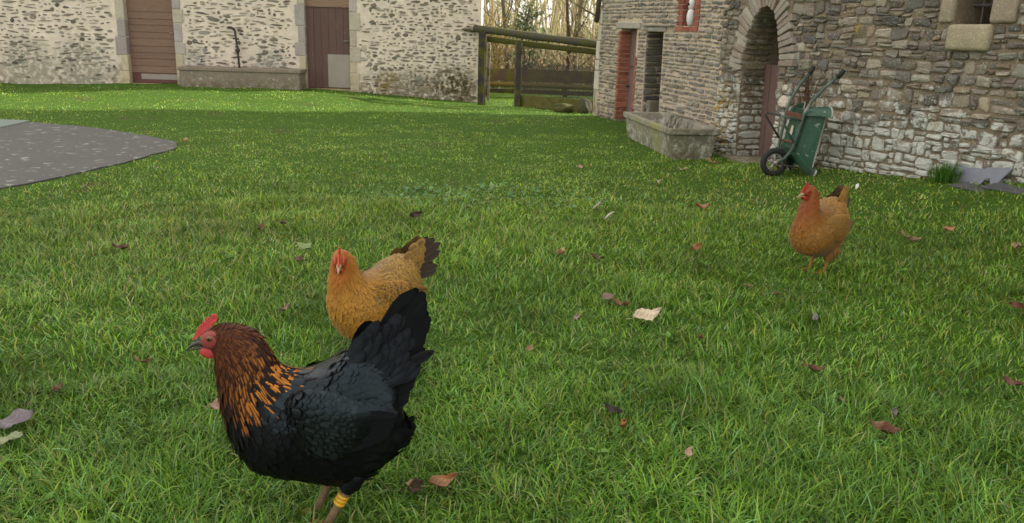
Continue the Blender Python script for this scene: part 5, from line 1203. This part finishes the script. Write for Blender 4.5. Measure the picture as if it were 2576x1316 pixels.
        # flight feathers: long blades under the coverts
        for i in range(6):
            f = i / 5; z0 = 0.235 + 0.075 * f - drop; b0 = np.array([-0.40 + X0 + 0.02 * f, side * (bw[3] + 0.000 + out), z0 + 0.02 * f]) * s.k; b1 = np.array([-0.262 + X0 - 0.02 * (1 - f) , side * (bw[5] - 0.003 + 0.0008 * i + out), 0.272 + 0.045 * f - drop]) * s.k
            s.blade('flight_feather', b0, b1, 0.026 * s.k, np.array([0, side, 0.1]), spec(5)[2], spec(5)[3], wg)
        return wg
    def blade(s, name, p0, p1, w, n, cc, ce, parent=None, bow=0.02, tip=0.9):
        p0, p1, n = np.array(p0, float), np.array(p1, float), np.array(n, float); d = p1 - p0; L_ = np.linalg.norm(d); d /= L_; n = n - d * n.dot(d); n /= np.linalg.norm(n); sd_ = np.cross(d, n); V = []; C = []
        K = 9
        for i in range(K + 1):
            u = i / K; ww = w * 0.5 * (0.5 + 0.5 * min(1, u * 2.2)) * (math.sqrt(max(0, 1 - ((u - 0.72) / 0.285) ** 2)) if u > 0.72 else 1)
            c0 = p0 + d * (u * L_) + n * (bow * L_ * math.sin(u * 2.2)) * 0.5
            for v_ in (-1, -0.12, 0.12, 1):
                V.append(c0 + sd_ * (v_ * ww) - n * (abs(v_) * ww * 0.06) + d * (-abs(v_) * ww * 0.25 + random.uniform(-1, 1) * 0.03 * ww * (abs(v_) == 1) * 4)); C.append(cj(ce if abs(v_) == 1 else cc, 0.2))
        F_ = [(i * 4 + j, i * 4 + j + 1, i * 4 + j + 5, i * 4 + j + 4) for i in range(K) for j in range(3)]
        o = MB().add([tuple(v_) for v_ in V], F_, C).obj(name, s.mat, parent or s.root, True, local=True); return o
    def tail(s, tips, cc, ce, w=0.05, spread=0.012):
        for i, (bx, bz, tx, tz) in enumerate(tips):
            for sd_ in (1, -1):
                y0 = sd_ * (0.006 + 0.002 * i); y1 = sd_ * (0.004 + spread * (0.4 + i * 0.35))
                s.blade('tail_feather', np.array([bx + X0, y0, bz]) * s.k, np.array([tx + X0 + random.uniform(-.004, .004), y1, tz + random.uniform(-.005, .005)]) * s.k, w * s.k * random.uniform(.92, 1.08), np.array([0.05, sd_, 0.25]), cc, ce)
    def face(s, comb_c, skin, beak_c, eye_c, lobe_c, comb_s=1.0, wat=1.0):
        H_ = s.head_pt
        # comb: serrated blade
        V = []; n = len(COMB); cx, cz = -0.7013, 0.5084
        pts = [(cx + (x - cx) * comb_s, cz + (z - cz) * comb_s) for x, z in COMB]
        for y_ in (0.0035, -0.0035):
            V += [tuple(H_(x, y_ * (1.5 if i in (0, 17, 18, 16) else 0.7), z)) for i, (x, z) in enumerate(pts)]
        bm = bmesh.new(); vs_ = [bm.verts.new(q) for q in V]
        e1 = [bm.edges.new((vs_[i], vs_[(i + 1) % n])) for i in range(n)]; e2 = [bm.edges.new((vs_[n + i], vs_[n + (i + 1) % n])) for i in range(n)]
        bmesh.ops.triangle_fill(bm, edges=e1, use_beauty=True); bmesh.ops.triangle_fill(bm, edges=e2, use_beauty=True)
        for i in range(n): bm.faces.new((vs_[i], vs_[(i + 1) % n], vs_[n + (i + 1) % n], vs_[n + i]))
        bmesh.ops.recalc_face_normals(bm, faces=bm.faces)
        me = bpy.data.meshes.new('comb'); bm.to_mesh(me); bm.free(); a = me.attributes.new('Col', 'FLOAT_COLOR', 'POINT'); a.data.foreach_set('color', np.tile(np.array([*comb_c, 1], np.float32), len(me.vertices)))
        me.materials.append(M_SKIN); o = bpy.data.objects.new('comb', me); COL.objects.link(o); o.parent = s.root; bevel(o, 0.0015 * s.k, 2)
        def blob(name, cx_, cy_, cz_, rx, ry, rz, c_, mat, tilt=0.0, parent=None):
            V = []; nn, mm = 14, 9
            for i in range(mm + 1):
                ph = math.pi * i / mm
                for j in range(nn):
                    q = 2 * math.pi * j / nn; X_ = rx * math.sin(ph) * math.cos(q); Y_ = ry * math.sin(ph) * math.sin(q); Z_ = rz * math.cos(ph)
                    V.append(tuple(H_(cx_ + X_ * math.cos(tilt) - Z_ * math.sin(tilt), cy_ + Y_, cz_ + X_ * math.sin(tilt) + Z_ * math.cos(tilt))))
            F_ = [(i * nn + j, i * nn + (j + 1) % nn, (i + 1) * nn + (j + 1) % nn, (i + 1) * nn + j) for i in range(mm) for j in range(nn)]
            return MB().add(V, F_, c_).obj(name, mat, parent or s.root, True, local=True)
        for sd_ in (1, -1):
            blob('wattle', -0.709, sd_ * 0.011, 0.446 - 0.008 * (wat - 1), 0.020 * wat, 0.0045, 0.013 * wat, comb_c, M_SKIN, -0.25)
            blob('face_skin', -0.697, sd_ * 0.0150, 0.4815, 0.027, 0.0105, 0.022, skin, M_SKIN, 0.5)
            e_ = blob('eye', -0.6985, sd_ * 0.0235, 0.4865, 0.0080, 0.0042, 0.0076, eye_c, M_EYE); blob('pupil', -0.699, sd_ * 0.0264, 0.4868, 0.0042, 0.002, 0.0042, (0.005, 0.005, 0.005), M_EYE, 0, e_)
            blob('ear_lobe', -0.6685, sd_ * 0.0235, 0.470, 0.0075, 0.004, 0.010, lobe_c, M_SKIN, 0.2)
        for (nm, pr) in (('upper_beak', [(-0.7145, 0.4690, 0.0120, 0.0085), (-0.7330, 0.4700, 0.0095, 0.0080), (-0.7480, 0.4620, 0.0060, 0.0060), (-0.7600, 0.4510, 0.0028, 0.0034), (-0.7655, 0.4445, 0.0006, 0.0008)]),
                         ('lower_beak', [(-0.7160, 0.4570, 0.0095, 0.0050), (-0.7320, 0.4560, 0.0070, 0.0045), (-0.7470, 0.4510, 0.0040, 0.0030), (-0.7560, 0.4465, 0.0008, 0.0008)])):
            V = []; nn = 10
            for (x, z, ry, rz) in pr: V += [tuple(H_(x, ry * math.cos(2 * math.pi * j / nn), z + rz * math.sin(2 * math.pi * j / nn))) for j in range(nn)]
            F_ = [(i * nn + j, i * nn + (j + 1) % nn, (i + 1) * nn + (j + 1) % nn, (i + 1) * nn + j) for i in range(len(pr) - 1) for j in range(nn)]
            cs = [tuple(q * (1.0 if i < 2 else 0.8) for q in beak_c) for i in range(len(pr)) for j in range(nn)]
            MB().add(V, F_, cs).obj(nm, M_HORN, s.root, True, local=True)
    def legs(s, L_, col, foot_c, thigh_c, ring=None, th_w=0.030, th_end=0.55):
        """each entry: hip, hock, ankle points (x, y, z) and the way the toes point"""
        for i, (hip, hock, ank, ta) in enumerate(L_):
            K = s.k; P_ = lambda p: np.array(p) * K
            mb = MB(); h0, h1, h2 = map(P_, (hip, hock, ank))
            tube(mb, [h1 + (h0 - h1) * 0.12, h1, h1 + (h2 - h1) * 0.4, h1 + (h2 - h1) * 0.8, h2], [0.0120 * K, 0.0130 * K, 0.0105 * K, 0.0105 * K, 0.0135 * K], 10, [cj(col, 0.2) for _ in range(50)])
            for k, (da, ln_) in enumerate(((-0.5, 0.062), (0.0, 0.075), (0.5, 0.060), (math.pi + 0.25, 0.030))):
                a = ta + da; d = np.array([math.cos(a), math.sin(a), 0]); z = np.array([0, 0, 1.0])
                q = [h2 + z * 0.002 * K, h2 + d * ln_ * 0.35 * K + z * 0.004 * K, h2 + d * ln_ * 0.72 * K - z * (0.001 * K), h2 + d * ln_ * K - z * 0.006 * K]
                tube(mb, q, [0.0095 * K, 0.0075 * K, 0.0065 * K, 0.0035 * K], 8, [cj(foot_c, 0.25) for _ in range(32)])
                tube(mb, [q[3], q[3] + d * 0.010 * K - z * 0.004 * K], [0.003 * K, 0.0006 * K], 6, (0.25, 0.2, 0.13))
            lg = mb.obj('leg', M_SCALE, s.root, True, local=True)
            if ring is not None and i == ring:
                rb_ = MB()
                for q in (0.05, 0.15, 0.25):
                    c0 = h1 + (h2 - h1) * q; d = (h2 - h1) / np.linalg.norm(h2 - h1)
                    tube(rb_, [c0 - d * 0.0045 * K, c0 - d * 0.002 * K, c0 + d * 0.002 * K, c0 + d * 0.0045 * K], [0.0135 * K, 0.0155 * K, 0.0155 * K, 0.0135 * K], 12, (0.42, 0.22, 0.015))
                rb_.obj('leg_ring', plain('yellow_plastic', (0.60, 0.33, 0.02), 0.45, 0.05, 20, 0), lg, True, local=True)
            # feathered thigh
            mb = MB(); up_ = h0 + (h0 - h1) * 0.5
            tube(mb, [up_, h0, h0 + (h1 - h0) * th_end * 0.5, h0 + (h1 - h0) * th_end], [th_w * 1.35 * K, th_w * 1.15 * K, th_w * 0.85 * K, th_w * 0.40 * K], 14, thigh_c)
            th_ = mb.obj('thigh', s.mat, s.root, True, local=True)
            fm = MB()
            for r_ in range(5):
                for j in range(12):
                    q = r_ / 5; a = (j + 0.5 * (r_ % 2)) / 12 * 6.283; ax = h1 - h0; ax = ax / np.linalg.norm(ax); e1 = np.cross(ax, [0, 1, 0]); e1 /= np.linalg.norm(e1); e2 = np.cross(ax, e1); rr = th_w * K * (1.2 - 0.75 * q)
                    n = e1 * math.cos(a) + e2 * math.sin(a); s.feather(fm, h0 + (h1 - h0) * (q * th_end * 1.1 - 0.3) + n * rr, ax, n, 0.030 * K, 0.018 * K, cj(thigh_c, .15), cj(thigh_c, .2), 0.05)
            tag(fm.obj('thigh_feathers', s.mat, th_, True, local=True), kind='stuff')

BK = (0.0050, 0.0052, 0.0058)
# --- the black hen with the copper neck, nearest
h1 = Hen('black_hen', 'black hen with copper-streaked neck and yellow leg ring walking left, nearest of the three', -0.425, 1.90, rad(4), 1.0, rad(-3), M_BLACK, None)
h1.shine = M_SHEEN
h1.body(lambda t, th: (0.060, 0.018, 0.010) if t < 2.6 else (BK if t > 7.5 else (0.022, 0.0085, 0.005)))
def spec1(t, th):
    c = math.cos(th)                       # +1 along the back, -1 along the breast
    if t < 0.9: return None
    if t < 1.9 and c < 0.3: return None
    if t < 2.7: return (0.017, 0.007, (0.058, 0.018, 0.008) if c < 0.75 else (0.030, 0.012, 0.008), (0.085, 0.028, 0.010), 0.08)
    lim = 7.0 + 1.25 * max(0, c) + (0.7 if c < -0.3 else 0.0)
    if t < lim:
        f = min(1, max(0, (t - 3.0) / 3.2)); back = sm((c + 0.75) / 0.9)
        edge = np.array([0.11, 0.033, 0.010]) * (1 - f) + (np.array([0.42, 0.150, 0.018]) * back + np.array([0.12, 0.034, 0.009]) * (1 - back)) * f
        if c < -0.35 and t > 5.6 and random.random() < (t - 5.6) / 1.6: edge = np.array(BK) * 1.2
        cen = np.array([0.050, 0.016, 0.007]) * (1 - f) + np.array([0.006, 0.0045, 0.004]) * f
        if random.random() < 0.36: edge = np.array(cen) * 1.3
        return (0.026 + 0.026 * f, 0.0058 + 0.0024 * f, tuple(edge), tuple(cen), 0.03)
    if c > 0.05: return (0.034, 0.021, (0.013, 0.017, 0.021), (0.004, 0.0045, 0.0055), 0.045)  # bluish sheen of the back painted into the feather colour
    if t > 13: return (0.050, 0.030, (0.008, 0.0078, 0.0075), (0.005, 0.005, 0.005), 0.14)
    return (0.030, 0.022, (0.0050, 0.0050, 0.0052), (0.0045, 0.0045, 0.005), -0.01)
h1.coat('plumage', 0.9, 15.6, lambda t, th: None if (math.cos(th) > 0.05 and t > 8.3) else spec1(t, th))
h1.coat('saddle_feathers', 7.6, 13.6, lambda t, th: (0.034, 0.020, (0.007, 0.0095, 0.012), (0.003, 0.0034, 0.0042), 0.045), mat=M_SHEEN, th0=-1.5, th1=1.5)  # blue sheen sits in this colour as well as in the gloss
wsp1 = lambda t: (0.028, 0.019, (0.017, 0.023, 0.025), (0.003, 0.0035, 0.0045), 0.04) if 1.6 < t < 4.0 else (0.034, 0.021, (0.006, 0.007, 0.008), (0.004, 0.004, 0.005), 0.03)  # lighter bluish band paints the wing's sheen
for sd_ in (1, -1): h1.wing(sd_, lambda t, th: BK, wsp1)
TAIL1 = [(-0.325, 0.430, -0.222, 0.606), (-0.322, 0.425, -0.206, 0.600), (-0.325, 0.418, -0.197, 0.578), (-0.320, 0.410, -0.193, 0.545), (-0.315, 0.40, -0.197, 0.507), (-0.310, 0.39, -0.203, 0.470), (-0.305, 0.375, -0.211, 0.434), (-0.30, 0.36, -0.224, 0.396), (-0.295, 0.34, -0.240, 0.355)]
h1.tail(TAIL1, BK, (0.0042, 0.0042, 0.005), 0.060, 0.005)
h1.blade('tail_feather', np.array([-0.285 + X0, -0.02, 0.40]), np.array([-0.1788 + X0, -0.028, 0.4629]), 0.026, np.array([0.1, -1, 0.3]), BK, (0.012, 0.012, 0.013))
def cov1(t, th): return (0.052, 0.030, (0.0125, 0.015, 0.018), (0.006, 0.0065, 0.008), 0.03)
cov = MB()
for k in range(170):
    u, v_ = random.random(), random.random(); sd_ = random.choice((1, -1)); p = np.array([-0.385 + 0.12 * u + X0, sd_ * (0.062 - 0.045 * u * (0.6 + v_ * 0.4) - 0.02 * v_), 0.375 + 0.075 * v_ + 0.075 * u * v_])
    d = np.array([0.62, -0.12 * sd_, 0.28 + 0.65 * v_]); h1.feather(cov, p, d, np.array([-0.25 * v_, sd_, 0.35]), random.uniform(0.055, 0.085), 0.030, cj((0.012, 0.0145, 0.017), .2), cj((0.006, 0.0065, 0.008), .2), 0.04)
tag(cov.obj('tail_coverts', M_BLACK, h1.root, True, local=True), kind='stuff')
h1.face((0.43, 0.042, 0.045), (0.25, 0.050, 0.045), (0.060, 0.052, 0.045), (0.16, 0.055, 0.018), (0.36, 0.06, 0.055))
h1.legs([((-0.405 + X0, 0.034, 0.135), (-0.436 + X0, 0.034, 0.100), (-0.482 + X0, 0.034, -0.008), math.pi + 0.15), ((-0.375 + X0, -0.036, 0.130), (-0.397 + X0, -0.036, 0.088), (-0.445 + X0, -0.036, -0.003), math.pi - 0.2)],
        (0.17, 0.115, 0.06), (0.30, 0.125, 0.045), BK, ring=1, th_w=0.021)

# --- golden hen behind it, looking straight at the viewer
GD, GC = (0.3046, 0.1284, 0.01012), (0.09432, 0.047, 0.007199)
h2 = Hen('golden_hen', 'golden hen with brown laced wings facing the viewer behind the black hen', -0.455, 2.93, rad(38), 0.845, rad(58), M_FEATH, None, wide=1.12, upright=0.035, head_off=(0, 0.0))
h2.body(lambda t, th: (0.2612, 0.0815, 0.006296) if t < 3 else (GD if t < 9 or math.cos(th) < 0 else (0.145, 0.07519, 0.01237)))
def spec2(t, th):
    c = math.cos(th)
    if t < 0.9 or (t < 1.8 and c < 0.2): return None
    if t < 2.8: return (0.017, 0.008, (0.3046, 0.08773, 0.006296), (0.3336, 0.1066, 0.006747), 0.08)
    lim = 7.2 + 1.5 * max(0, c)
    if t < lim:
        f = min(1, max(0, (t - 3.0) / 2.5)); e = np.array([0.3423, 0.1221, 0.007379]) * (1 - f) + np.array([0.372, 0.1702, 0.01338]) * f; m = np.array([0.2976, 0.09637, 0.006459]) * (1 - f) + np.array([0.1637, 0.07712, 0.009225]) * f
        if c < -0.2: m = m * 0.3 + e * 0.6
        return (0.026 + 0.02 * f, 0.0085 + 0.004 * f, tuple(m), tuple(e), 0.05)
    if c > 0.15 and t > 8: return (0.036, 0.021, (0.09432, 0.05013, 0.009442), (0.2902, 0.1661, 0.03036), 0.05)
    if t > 12.5: return (0.048, 0.03, (0.2612, 0.1317, 0.01799), (0.3192, 0.1755, 0.02924), 0.15)
    return (0.030, 0.019, (0.2393, 0.1066, 0.01124) if random.random() < 0.75 else (0.174, 0.07833, 0.01012), (0.3336, 0.1597, 0.01687), 0.035)
h2.coat('plumage', 0.9, 15.6, spec2)
wsp2 = lambda t: (0.026, 0.016, (0.06167, 0.03132, 0.006296), (0.3192, 0.1568, 0.01912), 0.05) if t < 3.4 else (0.045, 0.022, (0.08705, 0.047, 0.00855), (0.2393, 0.1254, 0.02023), 0.03)
for sd_ in (1, -1): h2.wing(sd_, lambda t, th: (0.1596, 0.0815, 0.01124), wsp2)
TAIL2 = [(-0.335, 0.430, -0.205, 0.515), (-0.330, 0.422, -0.176, 0.512), (-0.325, 0.410, -0.155, 0.488), (-0.320, 0.395, -0.152, 0.450), (-0.315, 0.375, -0.168, 0.395), (-0.31, 0.355, -0.180, 0.365)]
h2.tail(TAIL2, (0.028, 0.019, 0.014), (0.050, 0.033, 0.022), 0.040, 0.006)
cov = MB()
for k in range(90):
    u, v_ = random.random(), random.random(); sd_ = random.choice((1, -1)); p = np.array([-0.375 + 0.10 * u + X0, sd_ * (0.055 - 0.040 * u), 0.385 + 0.065 * v_ + 0.06 * u * v_]) * h2.k
    d = np.array([0.75, -0.12 * sd_, 0.12 + 0.30 * v_]); h2.feather(cov, p, d, np.array([-0.25 * v_, sd_, 0.35]), random.uniform(0.035, 0.055), 0.028, cj((0.116, 0.06266, 0.01237), .2), cj((0.2612, 0.1473, 0.02924), .15), 0.05)
tag(cov.obj('tail_coverts', M_FEATH, h2.root, True, local=True), kind='stuff')
h2.face((0.4795, 0.061, 0.04111), (0.3803, 0.061, 0.02418), (0.4134, 0.3157, 0.1741), (0.1654, 0.04306, 0.009672), (0.4547, 0.287, 0.1451), comb_s=1.05, wat=0.95)
h2.legs([((-0.39 + X0, 0.040, 0.135), (-0.412 + X0, 0.040, 0.095), (-0.435 + X0, 0.042, -0.002), math.pi), ((-0.375 + X0, -0.040, 0.130), (-0.397 + X0, -0.040, 0.088), (-0.425 + X0, -0.042, -0.002), math.pi - 0.2)],
        (0.2612, 0.1568, 0.03148), (0.2756, 0.163, 0.03148), (0.2756, 0.1378, 0.01799), th_w=0.034)

# --- buff hen by the house
h3 = Hen('buff_hen', 'plump buff hen with rust-red neck standing on the lawn below the wheelbarrow', 1.60, 4.32, rad(37), 0.85, rad(-15), M_FEATH, None, wide=1.18, upright=0.075, head_off=(0, 0.035))
h3.body(lambda t, th: (0.182, 0.04842, 0.00468) if t < 5 else (0.2064, 0.09175, 0.01383))
def spec3(t, th):
    c = math.cos(th)
    if t < 0.9 or (t < 1.8 and c < 0.2): return None
    if t < 2.8: return (0.017, 0.009, (0.182, 0.04332, 0.004253), (0.2064, 0.05607, 0.005105), 0.06)
    lim = 6.8 + 1.4 * max(0, c)
    if t < lim:
        f = min(1, max(0, (t - 3.5) / 3)); e = np.array([0.2564, 0.05974, 0.00462]) * (1 - f) + np.array([0.2714, 0.1084, 0.01019]) * f; m = e * 0.55
        return (0.028 + 0.014 * f, 0.010 + 0.004 * f, tuple(m), tuple(e), 0.03)
    if t > 12: return (0.046, 0.032, (0.2428, 0.1274, 0.02447), (0.3035, 0.1733, 0.03828), 0.16)
    if c > 0.1: return (0.036, 0.021, (0.1259, 0.05462, 0.008316), (0.2657, 0.1323, 0.02402), 0.05)
    return (0.032, 0.022, (0.1973, 0.08411, 0.0117), (0.2246, 0.1019, 0.01531), 0.03)
h3.coat('plumage', 0.9, 15.6, spec3)
wsp3 = lambda t: (0.028, 0.018, (0.1259, 0.07901, 0.01106), (0.2428, 0.1147, 0.01808), 0.04) if t < 3.4 else (0.045, 0.022, (0.1457, 0.06117, 0.009569), (0.2308, 0.1121, 0.01914), 0.03)
for sd_ in (1, -1): h3.wing(sd_, lambda t, th: (0.182, 0.08155, 0.01276), wsp3, 0.0, 0.008)
TAIL3 = [(-0.335, 0.430, -0.215, 0.465), (-0.330, 0.420, -0.198, 0.46), (-0.325, 0.405, -0.188, 0.44), (-0.320, 0.39, -0.186, 0.415), (-0.312, 0.37, -0.192, 0.385)]
h3.tail(TAIL3, (0.035, 0.030, 0.028), (0.060, 0.046, 0.038), 0.042, 0.006)
cov = MB()
for k in range(110):
    u, v_ = random.random(), random.random(); sd_ = random.choice((1, -1)); p = np.array([-0.385 + 0.10 * u + X0, sd_ * (0.060 - 0.040 * u), 0.375 + 0.07 * v_ + 0.06 * u * v_]) * h3.k
    d = np.array([0.75, -0.12 * sd_, 0.12 + 0.30 * v_]); h3.feather(cov, p, d, np.array([-0.25 * v_, sd_, 0.35]), random.uniform(0.045, 0.065), 0.034, cj((0.1639, 0.07646, 0.01276), .2), cj((0.2428, 0.1274, 0.02447), .15), 0.05)
tag(cov.obj('tail_coverts', M_FEATH, h3.root, True, local=True), kind='stuff')
h3.face((0.3581, 0.02933, 0.02046), (0.2734, 0.03199, 0.01535), (0.4036, 0.2773, 0.1432), (0.09114, 0.02666, 0.00682), (0.4036, 0.2666, 0.1364), comb_s=0.92, wat=1.0)
h3.legs([((-0.39 + X0, 0.046, 0.135), (-0.412 + X0, 0.046, 0.092), (-0.432 + X0, 0.048, 0.004), math.pi - 0.1), ((-0.375 + X0, -0.046, 0.130), (-0.397 + X0, -0.046, 0.088), (-0.425 + X0, -0.048, 0.004), math.pi - 0.5)],
        (0.2549, 0.1428, 0.03403), (0.2549, 0.1428, 0.03403), (0.2186, 0.1019, 0.01702), th_w=0.043, th_end=1.0)
